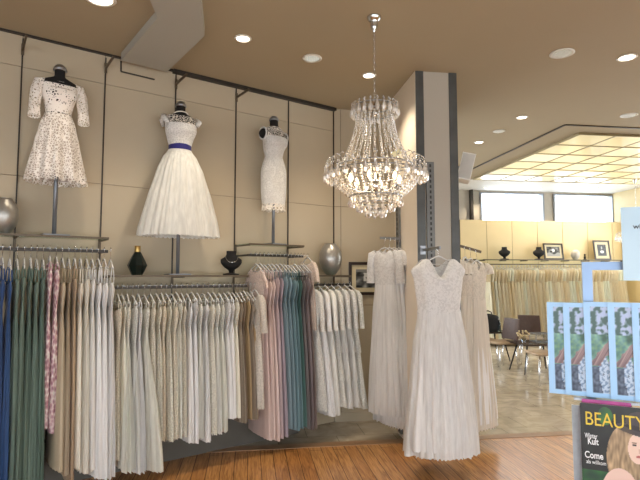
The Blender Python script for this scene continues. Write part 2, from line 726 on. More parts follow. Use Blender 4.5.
YG = 11.95
wins = [(bx_of(481, YG), bx_of(546, YG)), (bx_of(555, YG), bx_of(616, YG)), (bx_of(625, YG), bx_of(690, YG)),
        (bx_of(699, YG), bx_of(760, YG))]
ZW0, ZW1 = 2.9, 3.76
mb = MB()
bkbox(mb, 2.0, 9.5, YG, YG + 0.2, 0, ZW0)
bkbox(mb, 2.0, 9.5, YG, YG + 0.2, ZW1, HC + 0.5)
edges = [2.0] + [v for w in wins for v in w] + [9.5]
for a, b_ in zip(edges[0::2], edges[1::2]):
    if b_ > a:
        bkbox(mb, a, b_, YG, YG + 0.2, ZW0, ZW1)
struct('wall_far', mb, plain('far_wall_paint', 'a9a294', 0.6, var=0.03), rotz=B)
M_PANE = glass('window_glass', 'f4faff', 0.0, 0.7)
for i, (a, b_) in enumerate(wins):
    mb = MB()
    for x in (a, b_ - 0.05):
        bkbox(mb, x, x + 0.05, YG - 0.04, YG + 0.1, ZW0, ZW1, 0)
    bkbox(mb, a, b_, YG - 0.02, YG + 0.1, ZW0, ZW0 + 0.04, 0)
    bkbox(mb, a, b_, YG - 0.02, YG + 0.1, ZW1 - 0.03, ZW1, 0)
    w = struct('window_%d' % (i + 1), mb, M_STEEL, rotz=B)
    mb = MB(); bkbox(mb, a + 0.05, b_ - 0.05, YG + 0.03, YG + 0.04, ZW0 + 0.04, ZW1 - 0.03)
    mb.build('pane', M_PANE, w, smooth=False)
xl = bx_of(471.5, YG - 0.05)
mb = MB(); bkbox(mb, xl, xl + 0.06, YG - 0.12, YG, 0, 3.8)
struct('trim_3', mb, M_DARK, rotz=B)
mb = MB()
x0 = bx_of(461, YB)
bkbox(mb, x0, 9.5, YB + 0.012, YB + 0.05, 0, 3.0, 1)
pxs = [461, 487.7, 513.2, 538.7, 564, 589.2, 614, 639, 664, 689, 714, 739, 764]
pxe = [bx_of(p, YB) for p in pxs] + [9.6]
for a, b_ in zip(pxe[:-1], pxe[1:]):
    b_ = min(b_, 9.5)
    if b_ > a + 0.02:
        bkbox(mb, a + 0.006, b_ - 0.006, YB, YB + 0.013, 0, 3.0, 0)
struct('wall_panelled', mb, [M_WALLB, M_BRONZE], rotz=B)

# shallow dropped soffit at the left
zs = HC - 0.07
pts = [at_z(x, y, zs) for x, y in ((150, -75), (150, 0), (157.5, 18), (121, 60.5), (167, 72), (204.5, 36), (201, 0), (201, -75))]
vs = [(p.x, p.y, zs) for p in pts] + [(p.x, p.y, HC) for p in pts]
n = len(pts)
MB().add(vs, [tuple(range(n))] + [(i, i + n, (i + 1) % n + n, (i + 1) % n) for i in range(n)]).build('ceiling', M_SOFF, smooth=False)['kind'] = 'structure'
# thin cable conduit under the soffit
mb = MB()
c_ = [at_plane(x, y, P0 + N * 0.006, N) for x, y in ((121, 61), (121, 71.5), (154.5, 79.5))]
mb.span(c_[0], c_[1], 0.008, 0.012)
mb.span(c_[1], c_[2], 0.008, 0.012)
mb.build('trim_4', M_DARK, smooth=False)['kind'] = 'structure'

# luminous ceiling
M_TILE = plain('luminous_tile', 'd8cca6', 0.10, coat=0.6, emit='f0e0b2', estr=0.55, var=0.04, scale=1.2)
M_TILE2 = plain('luminous_tile_bright', 'ded6b8', 0.10, coat=0.6, emit='f2e8c6', estr=0.68, var=0.04, scale=1.2)
lc = thing('luminous_ceiling', 'pale yellow glowing ceiling grid set into the back of the shop', 'ceiling light',
           BK(4.46, 6.17, HC - 0.03), B)
TS = 0.55
nxt = 9
mb = MB()
for i in range(nxt + 1):
    mb.box((i * TS, 3 * TS, 0.01), (0.02, 6 * TS, 0.03))
for j in range(7):
    mb.box((nxt * TS / 2, j * TS, 0.01), (nxt * TS, 0.02, 0.03))
mb.build('grid_frame', plain('grid_metal', '9c8f6c', 0.4, 0.5), lc, smooth=False)
for i in range(nxt):
    for j in range(6):
        mb = MB(); mb.box(((i + .5) * TS, (j + .5) * TS, 0.012), (TS - 0.022, TS - 0.022, 0.014))
        mb.build('tile', M_TILE if rng.random() < .6 else M_TILE2, lc, smooth=False)
mb = MB()
mb.box((2.7, 0, 0), (5.4, 0.03, 0.012)); mb.box((0, 1.8, 0), (0.03, 3.6, 0.012))
o = mb.build('trim_5', M_DARK, loc=BK(4.04, 5.87, HC - 0.006), rotz=B, smooth=False)
o['kind'] = 'structure'

# ------------------------------------------------------------------ uprights, arms, shelves and rails on the left wall
for i in range(0, 6):
    s = i * SEAM if i else 0.012
    mb = MB(); wallA_box(mb, s - 0.005, s + 0.005, 0, 0.012, 0.34, HC - 0.035)
    o = struct('trim_%d' % (6 + i), mb, M_DARK, loc=(P0.x, P0.y, 0), rotz=ANG_A)
arm_place = {1: 'beside the white sheath dress', 2: 'at the top left of the white sheath dress', 3: 'above the tulle dress with the navy sash',
             4: 'between the lace dress and the ceiling conduit', 5: 'above the long-sleeved lace dress'}
for i in (2, 3, 4, 5):
    a = WA(i * SEAM, 0.014, HC - 0.13)
    t = thing('ceiling_arm', 'thin bronze wall arm near the ceiling ' + arm_place[i], 'bracket', a, ANG_A, 'arms near the ceiling')
    mb = MB(); mb.span((0, 0, 0), (0, -0.28, 0), 0.014, 0.02)
    mb.build('arm', M_BRONZE, t, smooth=False)
    mb = MB(); mb.box((0, -0.003, 0), (0.022, 0.01, 0.09))
    mb.build('wall_plate', M_BRONZE, t, smooth=False)

ZHI, ZLO = 1.95, 1.645


def shelf(s0, s1, z, label, name='display_shelf'):
    t = thing(name, label, 'shelf', WA((s0 + s1) / 2, 0.014, z), ANG_A, 'shelves on the left wall')
    L_ = abs(s1 - s0)
    mb = MB(); mb.box((0, -0.16, 0), (L_ - 0.02, 0.30, 0.008))
    mb.build('glass_top', M_GLASS, t, smooth=False)
    for k in range(int(round(L_ / SEAM)) + 1):
        x = -L_ / 2 + k * SEAM
        x = min(max(x, -L_ / 2 + 0.008), L_ / 2 - 0.008)
        mb = MB(); mb.span((x, 0, -0.012), (x, -0.31, -0.012), 0.012, 0.014)
        mb.box((x, -0.003, -0.04), (0.02, 0.008, 0.09))
        mb.build('bracket', M_BRONZE, t, smooth=False)
    mb = MB(); mb.box((0, -0.312, -0.004), (L_, 0.008, 0.016))
    mb.build('front_edge', M_BRONZE, t, smooth=False)
    return t


def rail(s0, s1, z, label):
    t = thing('clothes_rail', label, 'rail', WA((s0 + s1) / 2, 0.014, z), ANG_A, 'clothes rails on the left wall')
    L_ = abs(s1 - s0)
    mb = MB(); mb.box((0, -0.29, 0), (L_, 0.012, 0.024))
    for k in range(int(L_ / 0.05)):
        mb.box((-L_ / 2 + 0.03 + k * 0.05, -0.29, 0.0145), (0.012, 0.018, 0.006), 1)
    mb.build('bar', [M_DARK, M_STEEL], t, smooth=False)
    for k in range(int(round(L_ / SEAM)) + 1):
        x = min(max(-L_ / 2 + k * SEAM, -L_ / 2 + 0.008), L_ / 2 - 0.008)
        mb = MB(); mb.span((x, 0, 0), (x, -0.285, 0), 0.012, 0.018)
        mb.build('bracket', M_DARK, t, smooth=False)
    return t


shelf(4 * SEAM, 6 * SEAM, ZHI, 'glass wall shelf under the knee-length lace dress at far left')
shelf(2 * SEAM, 4 * SEAM, ZLO, 'long glass wall shelf holding the black bottle and the necklace bust')
shelf(1 * SEAM, 2 * SEAM, ZHI, 'short high glass wall shelf under the white sheath dress')
shelf(0.01, 1 * SEAM, ZLO, 'short low glass wall shelf under the silver vase by the framed picture')
ZR1, ZR2 = ZHI - 0.11, ZLO - 0.10
rail(4 * SEAM, 6 * SEAM, ZR1, 'upper left clothes rail carrying the green and white dresses')
rail(2 * SEAM, 4 * SEAM, ZR2, 'long clothes rail carrying the packed ivory dresses')
rail(1 * SEAM, 2 * SEAM, ZR1, 'short high clothes rail carrying the pink and teal dresses')
rail(0.01, 1 * SEAM, ZR2, 'short low clothes rail carrying the sleeved lace dresses')


# ------------------------------------------------------------------ dresses on hangers
def hanger(loc, rz, drop, width, what, group, clear=True):
    """hook over the rail, neck and sloping shoulders; local z = 0 is the rail centre"""
    t = thing('dress_hanger', 'hanger of ' + what, 'hanger', loc, rz, group)
    mb = MB()
    top = 0.028
    pts = []
    for k in range(7):
        a = R(-40 + k * 36)
        pts.append((0, 0.016 * math.cos(a), top - 0.014 + 0.02 * math.sin(a)))
    pts = pts + [(0, 0, -0.012), (0, 0, -drop + 0.04)]
    mb.tube(pts, 0.0022, 5)
    mb.build('hook', M_CHROME, t)
    mb = MB()
    w = width / 2
    mb.tube([(0, -w, -drop - 0.035), (0, -w * 0.6, -drop - 0.005), (0, -0.03, -drop + 0.03), (0, 0, -drop + 0.04), (0, 0.03, -drop + 0.03),
             (0, w * 0.6, -drop - 0.005), (0, w, -drop - 0.035)], [0.005, 0.006, 0.007, 0.009, 0.007, 0.006, 0.005], 6)
    mb.tube([(0, -w * 0.8, -drop - 0.03), (0, w * 0.8, -drop - 0.03)], 0.003, 5)
    mb.build('shoulders', M_PLASTIC, t)
    return t


def hang_dress(kind, label, cat, group, loc, rz, hem, h, style='satin', thick=0.03, drop=0.12, strap=0.09, bod=0.25,
               whem=0.2, wsh=0.14, k=12, amp=0.12, h2=None, sleeves=None, flare=1.0, seed=0, bstyle=None, seg=44, tiers=0, tfac=1.0, sash=None, lean=0.0):
    """loc: point on the rail.  The dress hangs edge-on along local x, its width along local y.  hem: world height of the hem"""
    t = thing(kind, label, cat, (loc.x, loc.y, hem), rz, group)
    H = loc.z - hem
    if style == 'satin':
        amp *= 0.65
    zt = H - drop - strap                     # top edge of the bodice
    zw = zt - bod
    bm_ = fabric(h, bstyle or style)
    sm = fabric(h2 or h, style)
    # straps
    for sg in (-1, 1):
        mb = MB()
        y = sg * wsh * 0.62
        mb.tube([(0.012, y, zt - 0.01), (0.008, y * 0.97, zt + strap * 0.6), (0, y * 0.9, H - drop - 0.001), (-0.008, y * 0.97, zt + strap * 0.6), (-0.012, y, zt - 0.01)],
                0.005 if not sleeves else 0.008, 5)
        mb.build('strap', bm_, t)
    mb = MB()
    tb = thick * 0.72
    if sleeves:
        secs = [(zt + strap * 0.85, tb * 0.5, wsh * 0.55, 0.02), (zt + strap * 0.4, tb * 0.9, wsh * 1.0, 0.03), (zt - 0.1, tb, wsh * 0.95, 0.05), (zw - 0.015, tb * 0.8, wsh * 0.75, 0.06)]
    else:
        secs = [(zt, tb * 0.75, wsh * 0.8, 0.03), (zt - 0.05, tb, wsh, 0.05), (zt - bod * 0.55, tb * 0.85, wsh * 0.9, 0.06), (zw - 0.015, tb * 0.5, wsh * 0.74, 0.08)]
    mb.loft(secs, seg=28, k=8, seed=seed, rings=8, topf=lambda a: -0.03 * abs(math.cos(a)) ** 2)
    mb.build('bodice', bm_, t)
    th = thick * flare
    if tiers:
        n_ = tiers
        for q in range(n_):
            za = zw - (zw) * q / n_
            zb = max(0, zw - (zw) * (q + 1) / n_ - (0.02 if q < n_ - 1 else 0))
            f0 = 0.7 + 0.3 * q / n_
            mb = MB()
            mb.loft([(za + 0.01, thick * (0.55 + 0.15 * q), wsh * 0.72 + (whem - wsh * 0.72) * q / n_, amp * 0.5), (zb, thick * (0.95 + 0.1 * q), wsh * 0.8 + (whem - wsh * 0.8) * (q + 1) / n_, amp)], seg=seg, k=k, seed=seed + q, rings=7, hem=0.006)
            mb.build('skirt_tier', sm, t)
    else:
        mb = MB()
        mb.loft([(zw, thick * 0.38, wsh * 0.74, amp * 0.3), (zw * 0.86, thick * 0.72, wsh * 0.74 + (whem - wsh * 0.74) * 0.25, amp * 0.8, 0, 0),
                 (zw * 0.5, thick * (0.95 + (flare - 1) * 0.45), wsh * 0.74 + (whem - wsh * 0.74) * 0.65, amp, lean * 0.5, 0),
                 (0.0, th, whem, amp * 1.25, lean, 0)], seg=seg, k=k, seed=seed + 5, rings=16, hem=0.004 if style != 'lace' else 0.012)
        mb.build('skirt', sm, t)
    if sash:
        mb = MB()
        mb.loft([(zw + 0.02, tb * 0.85, wsh * 0.78, 0), (zw - 0.03, tb * 0.85, wsh * 0.78, 0)], seg=24, k=3, rings=2)
        mb.build('waistband', fabric(sash, 'satin'), t)
    if sleeves:
        for sg in (-1, 1):
            mb = MB()
            y = sg * wsh * 0.95
            mb.tube([(0, y * 0.55, zt + strap * 0.72), (0, y * 0.86, zt + strap * 0.45), (0, y * 1.06, zt - 0.02), (0.002, y * 1.2, zt - sleeves * 0.5), (0.006, y * 1.26, zt - sleeves)],
                    [0.012, tb * 0.8, tb * 1.0, tb * 0.85, tb * 0.95], 14, caps=False)
            mb.build('sleeve', bm_, t)
    return t


cnt = [0]


def rack(rows, zrail, yawj, gname, hname, n_off=0.304, vary=0.0):
    """rows: (px, hem py, colour, style, words, options)"""
    for px, hy, h, st, words, op in rows:
        cnt[0] += 1
        s = s_of(px, n_off)
        p = WA(s, n_off, zrail)
        hem = max(0.03, z_of(hy, WA(s, n_off + 0.12, 0)))
        rz = ANG_A + R(rng.uniform(-yawj, yawj))
        o = dict(op)
        kind = o.pop('kind', 'evening_dress')
        cat = 'dress'
        drop = o.get('drop', 0.11) + rng.uniform(-0.008, 0.008)
        o['drop'] = drop
        if vary:
            o['bod'] = o['bod'] + rng.uniform(-vary, vary)
            o['strap'] = o['strap'] + rng.uniform(-0.012, 0.03)
            o['thick'] = o['thick'] * rng.uniform(0.85, 1.2)
            o['wsh'] = o.get('wsh', 0.14) * rng.uniform(0.9, 1.1)
        hang_dress(kind, words, cat, gname, p, rz, hem, h, st, seed=cnt[0] * 13, **o)
        hanger(p, rz, drop, o.get('wsh', 0.14) * 1.7, 'the ' + words, hname)


G = dict(thick=0.031, strap=0.10, bod=0.18, whem=0.25, flare=1.6, k=16, amp=0.14, kind='bridesmaid_dress')
GW = dict(thick=0.030, strap=0.12, bod=0.20, whem=0.25, flare=1.5, amp=0.08, kind='bridesmaid_dress')
rack([
    (-6, 492, '2a4674', 'satin', 'navy satin gown partly cut off at the left edge of the photo', G),
    (1.5, 492, '2a4674', 'satin', 'navy satin gown second from the left end of the upper rail', G),
    (9, 490, '2f4f7e', 'satin', 'brighter navy gown right beside the sage green dresses', G),
    (16.5, 484, '76897f', 'tulle', 'sage green tulle dress next to the navy gowns', G),
    (23.5, 482, '7c8f83', 'tulle', 'sage green tulle dress, second of the green ones', G),
    (30, 484, '6f8379', 'tulle', 'sage green tulle dress, middle one of the green ones', G),
    (36, 482, '788c82', 'tulle', 'sage green tulle dress, fourth of the green ones', G),
    (42.5, 484, '73897e', 'tulle', 'sage green tulle dress beside the pink floral dress', G),
    (49, 428, 'd2b0b6', 'floral', 'pink floral dress hanging against the green dresses', dict(GW, bod=0.32, strap=0.05, drop=0.09, wsh=0.15, whem=0.15, flare=1.0)),
    (55.5, 432, 'd4b4b9', 'floral', 'pink floral dress hanging beside the champagne dresses', dict(GW, bod=0.30, strap=0.04, drop=0.09, wsh=0.15, whem=0.16, flare=1.0)),
    (61.5, 466, 'b3a68f', 'satin', 'pale champagne dress beside the pink floral dress', GW),
    (68, 470, 'a3937d', 'satin', 'taupe champagne dress second of the beige ones', GW),
    (74, 482, 'b29c82', 'satin', 'golden beige dress with the longest hem of the beige ones', dict(GW, flare=1.1)),
    (80, 464, 'e0dacd', 'satin', 'narrow ivory dress between the beige and the white dresses', dict(GW, flare=1.0)),
    (86, 468, 'dfdcd2', 'tulle', 'off-white dress with a soft skirt, first of the white ones', dict(GW, flare=1.6)),
    (91.5, 466, 'e9e7e1', 'satin', 'white dress second of the white ones on the upper rail', GW),
    (97.5, 474, 'e8ebee', 'satin', 'white dress third of the white ones on the upper rail', dict(GW, flare=1.45)),
    (103.5, 474, 'ebeef1', 'satin', 'white dress left of the last one on the upper rail', dict(GW, flare=1.45)),
    (110, 473, 'eef0f2', 'tulle', 'white dress at the right end of the upper left rail', dict(GW, flare=1.7, whem=0.26)),
], ZR1, 3, 'gowns on the upper left rail', 'hangers on the upper left rail', vary=0.03)

I = dict(thick=0.026, strap=0.035, bod=0.20, whem=0.2, flare=1.15, amp=0.11, kind='bridal_dress', wsh=0.15, drop=0.10, bstyle='lace')
IL = dict(I, whem=0.19, flare=1.0)
IT = dict(I, whem=0.27, flare=2.1, k=18, amp=0.13, bod=0.26)
T = dict(I, bstyle='satin', flare=1.15, bod=0.22, whem=0.19)
rack([
    (118, 458, 'e4d9c6', 'lace', 'cream lace dress at the left end of the long low rail', IL),
    (122.5, 463, 'e6dfd0', 'satin', 'cream satin dress second from the left end of the low rail', I),
    (127.5, 466, 'e9e4d9', 'tulle', 'ivory tulle dress, first of the long tulle ones', IT),
    (133, 468, 'ebe7dd', 'tulle', 'ivory tulle dress, second of the long tulle ones', IT),
    (138.5, 466, 'eeebe4', 'tulle', 'ivory tulle dress, third of the long tulle ones', IT),
    (144.5, 468, 'ebe4d8', 'tulle', 'ivory tulle dress with a wide skirt ending the long tulle ones', dict(IT, flare=2.5, lean=0.06)),
    (150.5, 440, 'e3dccd', 'lace', 'ivory lace dress hidden mostly behind the wide tulle skirt', IL),
    (156.5, 438, 'e7dfd0', 'lace', 'ivory lace dress with a beaded hem nearest the tulle skirts', IL),
    (161.5, 439, 'e0d4be', 'lace', 'warm cream lace dress between two ivory lace dresses', IL),
    (166.5, 440, 'e7e1d3', 'lace', 'ivory lace dress, fourth of the knee-length lace ones', IL),
    (171.5, 438, 'e2dac8', 'lace', 'cream lace dress, fifth of the knee-length lace ones', IL),
    (176.5, 436, 'e9e3d8', 'sequin', 'ivory sequinned dress beside the plain white dresses', IL),
    (181.5, 434, 'e3dbca', 'lace', 'cream lace dress left of the two plain white dresses', IL),
    (187, 441, 'efeeea', 'satin', 'plain white dress left of its twin on the low rail', dict(I, flare=1.5)),
    (192, 441, 'ecebe5', 'satin', 'plain white dress right of its twin on the low rail', dict(I, flare=1.3)),
    (197.5, 436, 'ebe4da', 'tulle', 'blush ivory tulle dress just right of the plain white ones', dict(I, flare=1.5)),
    (203, 440, 'eeece8', 'tulle', 'white tulle dress with a longer hem on the low rail', dict(I, flare=1.6)),
    (208.5, 433, 'e6dfd2', 'lace', 'ivory lace dress left of the gauzy ivory skirt', IL),
    (213.5, 432, 'ebe7dc', 'tulle', 'gauzy ivory dress left of the satin ones', dict(I, flare=1.6)),
    (219, 430, 'e8e4d8', 'tulle', 'gauzy ivory dress touching the satin ones', dict(I, flare=1.4)),
    (224, 417, 'e8eae2', 'satin', 'pale mint white satin dress near the taupe dresses', dict(I, flare=1.2)),
    (228.5, 416, 'ebece5', 'satin', 'off-white satin dress second before the taupe dresses', dict(I, flare=1.2)),
    (232.5, 416, 'e5dfd0', 'satin', 'cream satin dress directly before the taupe dresses', dict(I, flare=1.0)),
    (236.5, 421, '8e8171', 'sequin', 'taupe sequinned dress, leftmost of the brown ones', T),
    (240, 420, '7c6a56', 'satin', 'dark brown dress between taupe and gold', T),
    (243.5, 418, 'a38c68', 'satin', 'gold satin dress, left of the two gold ones', T),
    (247, 418, '86796a', 'satin', 'grey brown dress between the two gold ones', T),
    (250.5, 417, 'ab926c', 'satin', 'gold satin dress beside the sleeved lace dress', dict(T, flare=1.5)),
], ZR2, 4, 'dresses on the long low rail', 'hangers on the long low rail', vary=0.07)
rack([(255, 408, 'd3ccc2', 'lace', 'ivory sleeved lace dress at the right end of the low rail',
       dict(thick=0.05, strap=0.05, bod=0.30, whem=0.17, flare=1.0, amp=0.07, kind='lace_dress', wsh=0.15, sleeves=0.30, drop=0.07)),
      ], ZR2, 3, 'dresses on the long low rail', 'hangers on the long low rail', n_off=0.36)

E = dict(thick=0.021, strap=0.09, bod=0.22, whem=0.23, flare=1.35, amp=0.09, kind='bridesmaid_dress', wsh=0.16, drop=0.13)
rack([
    (256, 385, 'dccac2', 'lace', 'pale short-sleeved lace dress left of the pink gowns', dict(E, sleeves=0.1, strap=0.06, whem=0.16, flare=1.0)),
    (260, 437, 'd0bab3', 'satin', 'blush satin gown, leftmost of the blush ones', E),
    (264, 437, 'd2bdb6', 'satin', 'blush satin gown, middle of the blush ones', dict(E, flare=1.7)),
    (268, 438, 'd4c0ba', 'satin', 'blush satin gown, rightmost of the blush ones', dict(E, flare=1.7)),
    (272, 436, 'b9a7a9', 'satin', 'dusty pink gown beside the mauve gown', E),
    (276, 434, '998c95', 'satin', 'mauve gown between dusty pink and steel blue', E),
    (280, 426, '7c919a', 'satin', 'steel blue gown, leftmost of the blue ones', E),
    (284, 427, '768c95', 'satin', 'steel blue gown, second of the blue ones', E),
    (287.5, 428, '6d8890', 'satin', 'teal blue gown, third of the blue ones', E),
    (291, 426, '69848a', 'satin', 'teal blue gown beside the dark green gown', E),
    (294.5, 424, '466762', 'satin', 'dark green gown between the teal and the grey brown gowns', E),
    (298, 426, '6a6464', 'satin', 'slate grey gown, leftmost of the grey brown ones', E),
    (301, 427, '74696a', 'satin', 'grey brown gown, middle of the grey brown ones', dict(E, flare=1.2)),
    (304, 426, '7a6a64', 'satin', 'warm brown gown at the right end of the grey brown ones', dict(E, flare=1.2)),
], ZR1, 2, 'gowns on the short high rail', 'hangers on the short high rail', vary=0.02)
rack([(307.5, 330, 'e0cfc2', 'lace', 'short white lace jacket behind the warm brown gown',
       dict(thick=0.035, strap=0.05, bod=0.2, whem=0.15, flare=1.0, amp=0.06, kind='lace_jacket', wsh=0.15, sleeves=0.16, drop=0.05))],
     ZR1, 1, 'gowns on the short high rail', 'hangers on the short high rail', n_off=0.29)
S = dict(thick=0.038, strap=0.05, bod=0.30, whem=0.27, flare=1.3, amp=0.08, kind='lace_dress', wsh=0.17, sleeves=0.36, drop=0.05)
rack([
    (311, 408, 'efe6de', 'lace', 'white lace dress with elbow sleeves beside the brown gown', S),
    (318, 413, 'ece8e4', 'sequin', 'white beaded dress with a long narrow skirt', dict(S, flare=1.1)),
    (324.5, 412, 'f0e5dd', 'satin', 'white sleeved dress third from the left of the sleeved ones', dict(S, flare=1.1)),
    (331, 404, 'f0e5dd', 'lace', 'white tiered lace dress left of the middle of the low right rail', dict(S, tiers=3)),
    (337.5, 406, 'f2e8e0', 'tulle', 'white tiered tulle dress in the middle of the sleeved ones', dict(S, tiers=3, bstyle='lace')),
    (344, 405, 'f2e8e0', 'tulle', 'white tiered tulle dress second from the framed picture', dict(S, tiers=3, bstyle='lace')),
    (349.5, 406, 'efe4dc', 'lace', 'white tiered lace dress nearest the framed picture', dict(S, tiers=3)),
], ZR2, 3, 'sleeved lace dresses on the short low rail', 'hangers on the short low rail')


# ------------------------------------------------------------------ mannequins on the shelves and what they wear
def torso(mb, sc_, mi=0, grow=0.0):
    g = grow
    secs = [(0.62, 0.050, 0.050, 0), (0.55, 0.052, 0.055, 0), (0.53, 0.085, 0.062, 0), (0.505, 0.150, 0.070, 0), (0.47, 0.172, 0.085, 0, 0, -0.005),
            (0.40, 0.160, 0.105, 0, 0, -0.012), (0.34, 0.158, 0.118, 0, 0, -0.022), (0.26, 0.135, 0.098, 0, 0, -0.008), (0.17, 0.112, 0.085, 0), (0.08, 0.145, 0.100, 0),
            (0.0, 0.165, 0.115, 0), (-0.06, 0.160, 0.110, 0)]
    secs = [(z * sc_, (a + g) * sc_, (b + g) * sc_) + tuple(r) for z, a, b, *r in secs]
    mb.loft(secs, seg=32, k=3, rings=34, cap=True, mi=mi)
    return secs


def mannequin(loc, rz, zw, sc_, label):
    """loc on the shelf; zw = height of the hips above it"""
    t = thing('dress_form', label, 'mannequin', loc, rz, 'dress forms on the shelves')
    mb = MB(); torso(mb, sc_)
    o = mb.build('torso', M_BLACK, t); o.location = (0, 0, zw)
    mb = MB(); mb.lathe([(0.001, 0.05), (0.03, 0.045), (0.047, 0.02), (0.052, 0.0)], 24)
    o = mb.build('neck_cap', M_STEEL, t); o.location = (0, 0, zw + 0.62 * sc_)
    mb = MB(); mb.tube([(0, 0, 0.01), (0, 0, zw + 0.0)], 0.016, 14)
    mb.build('pole', M_GREYPOLE, t)
    mb = MB(); mb.box((0, 0, 0.005), (0.19, 0.19, 0.010), 0)
    mb.build('base_plate', M_GREYPOLE, t, smooth=False)
    return t


def worn(loc, rz, zw, sc_, name, label):
    return thing(name, label, 'dress', (loc[0], loc[1], loc[2] + zw), rz)


def form_at(px, n_, zshelf, neck_y):
    s = s_of(px, n_)
    p = WA(s, n_, zshelf + 0.006)
    return p, z_of(neck_y, p) - p.z            # height of the top of the neck above the shelf


ztop = 0.62
# 1: knee-length lace dress with elbow sleeves
p, hn = form_at(52.5, 0.19, ZHI, 71)
SC = 0.76
zw = hn - ztop * SC
rz = ANG_A + R(4)
mannequin(p, rz, zw, SC, 'black dress form under the lace dress at the left end of the wall')
d = worn(p, rz, zw, SC, 'lace_dress', 'knee-length white lace dress with elbow sleeves on the leftmost dress form')
M_OL = open_lace('efe9e2', 0.155, 52, 'guipure_lace')
M_LIN = fabric('b9aca0', 'satin')
mb = MB()
mb.loft([(0.495 * SC, 0.155 * SC, 0.085 * SC, 0), (0.45 * SC, 0.182 * SC, 0.10 * SC, 0, 0, -0.005), (0.34 * SC, 0.170 * SC, 0.128 * SC, 0, 0, -0.02), (0.26 * SC, 0.145 * SC, 0.11 * SC, 0), (0.15 * SC, 0.125 * SC, 0.1 * SC, 0)],
        seg=48, k=4, rings=14, topf=lambda a: -0.012 * math.sin(-a) + 0.0)
mb.build('bodice', open_lace('efe9e2', 0.27, 52, 'guipure_lace_dense'), d)
mb = MB()
mb.loft([(0.40 * SC, 0.165 * SC, 0.118 * SC, 0, 0, -0.014), (0.26 * SC, 0.140 * SC, 0.104 * SC, 0), (0.15 * SC, 0.12 * SC, 0.095 * SC, 0)], seg=40, k=4, rings=8)
mb.build('lining', M_LIN, d)
hemz = z_of(183, p) - p.z - zw
mb = MB()
mb.loft([(0.15 * SC, 0.127 * SC, 0.102 * SC, 0.0), (0.05 * SC, 0.128, 0.105, 0.03), (-0.1, 0.158, 0.128, 0.05), (hemz, 0.215, 0.165, 0.07)], seg=90, k=11, seed=3, rings=18, hem=0.008)
mb.build('skirt', M_OL, d)
mb = MB()
mb.loft([(0.14 * SC, 0.12 * SC, 0.095 * SC, 0.0), (0.05 * SC, 0.12, 0.098, 0.03), (-0.1, 0.148, 0.118, 0.05), (hemz + 0.04, 0.198, 0.15, 0.07)], seg=60, k=11, seed=3, rings=14)
mb.build('lining', M_LIN, d)
for sg in (-1, 1):
    mb = MB()
    mb.tube([(sg * 0.135 * SC, 0, 0.475 * SC), (sg * 0.185 * SC, 0, 0.45 * SC), (sg * 0.215 * SC, -0.01, 0.36 * SC), (sg * 0.232 * SC, -0.03, 0.2 * SC), (sg * 0.236 * SC, -0.045, 0.07 * SC)],
            [0.03, 0.047, 0.045, 0.040, 0.044], 20, caps=False)
    mb.build('sleeve', M_OL, d)

# 2: tulle dress with navy sash
p, hn = form_at(177.5, 0.2, ZLO, 107)
SC = 0.84
zw = hn - ztop * SC
rz = ANG_A + R(-4)
mannequin(p, rz, zw, SC, 'black dress form under the tulle dress with the navy sash')
d = worn(p, rz, zw, SC, 'tulle_dress', 'white tea-length tulle dress with a navy sash on the middle dress form')
M_IV = fabric('e9e5dd', 'tulle')
M_IVB = fabric('ece8e0', 'lace')
mb = MB()
mb.loft([(0.41 * SC, 0.168 * SC, 0.122 * SC, 0.0, 0, -0.014), (0.34 * SC, 0.168 * SC, 0.130 * SC, 0, 0, -0.022), (0.26 * SC, 0.143 * SC, 0.108 * SC, 0), (0.17 * SC, 0.120 * SC, 0.095 * SC, 0)], seg=48, k=4, rings=12)
mb.build('bodice', M_IVB, d)
zsash = 0.17 * SC
mb = MB()
mb.loft([(zsash + 0.022, 0.122 * SC, 0.097 * SC, 0.0), (zsash - 0.03, 0.123 * SC, 0.099 * SC, 0.0)], seg=48, k=4, rings=3)
mb.build('sash', M_NAVY, d)
hemz = z_of(237, p) - p.z - zw
mb = MB()
mb.loft([(zsash - 0.025, 0.12 * SC, 0.095 * SC, 0.0), (zsash - 0.10, 0.150, 0.125, 0.03), (zsash - 0.22, 0.200, 0.145, 0.04, 0, -0.02), (hemz * 0.45, 0.265, 0.165, 0.045, 0, -0.035), (hemz, 0.345, 0.205, 0.05, 0, -0.05)], seg=150, k=26, seed=9, rings=22, hem=0.006)
mb.build('skirt', M_IV, d)
mb = MB()
mb.loft([(zsash - 0.06, 0.12, 0.1, 0.0), (zsash - 0.22, 0.18, 0.12, 0.04, 0, -0.02), (hemz + 0.03, 0.32, 0.18, 0.05, 0, -0.05)], seg=90, k=19, seed=10, rings=12)
mb.build('underskirt', M_IV, d)
M_ILL = open_lace('ece6dc', 0.085, 55, 'illusion_lace')
mb = MB()
mb.loft([(0.505 * SC, 0.155 * SC, 0.075 * SC, 0), (0.47 * SC, 0.177 * SC, 0.092 * SC, 0, 0, -0.006), (0.405 * SC, 0.170 * SC, 0.122 * SC, 0, 0, -0.014)], seg=48, k=4, rings=6)
mb.build('lace_yoke', M_ILL, d)
for sg in (-1, 1):
    mb = MB()
    mb.tube([(sg * 0.16 * SC, -0.09 * SC, 0.40 * SC), (sg * 0.188 * SC, -0.06 * SC, 0.455 * SC), (sg * 0.178 * SC, 0, 0.49 * SC), (sg * 0.185 * SC, 0.06 * SC, 0.45 * SC), (sg * 0.16 * SC, 0.085 * SC, 0.40 * SC)], [0.016, 0.024, 0.026, 0.022, 0.014], 10)
    mb.build('lace_strap', M_IVB, d)
nk = thing('pearl_necklace', 'white pearl necklace around the neck of the middle dress form', 'necklace', (p.x, p.y, p.z + zw + 0.52 * SC), rz)
mb = MB()
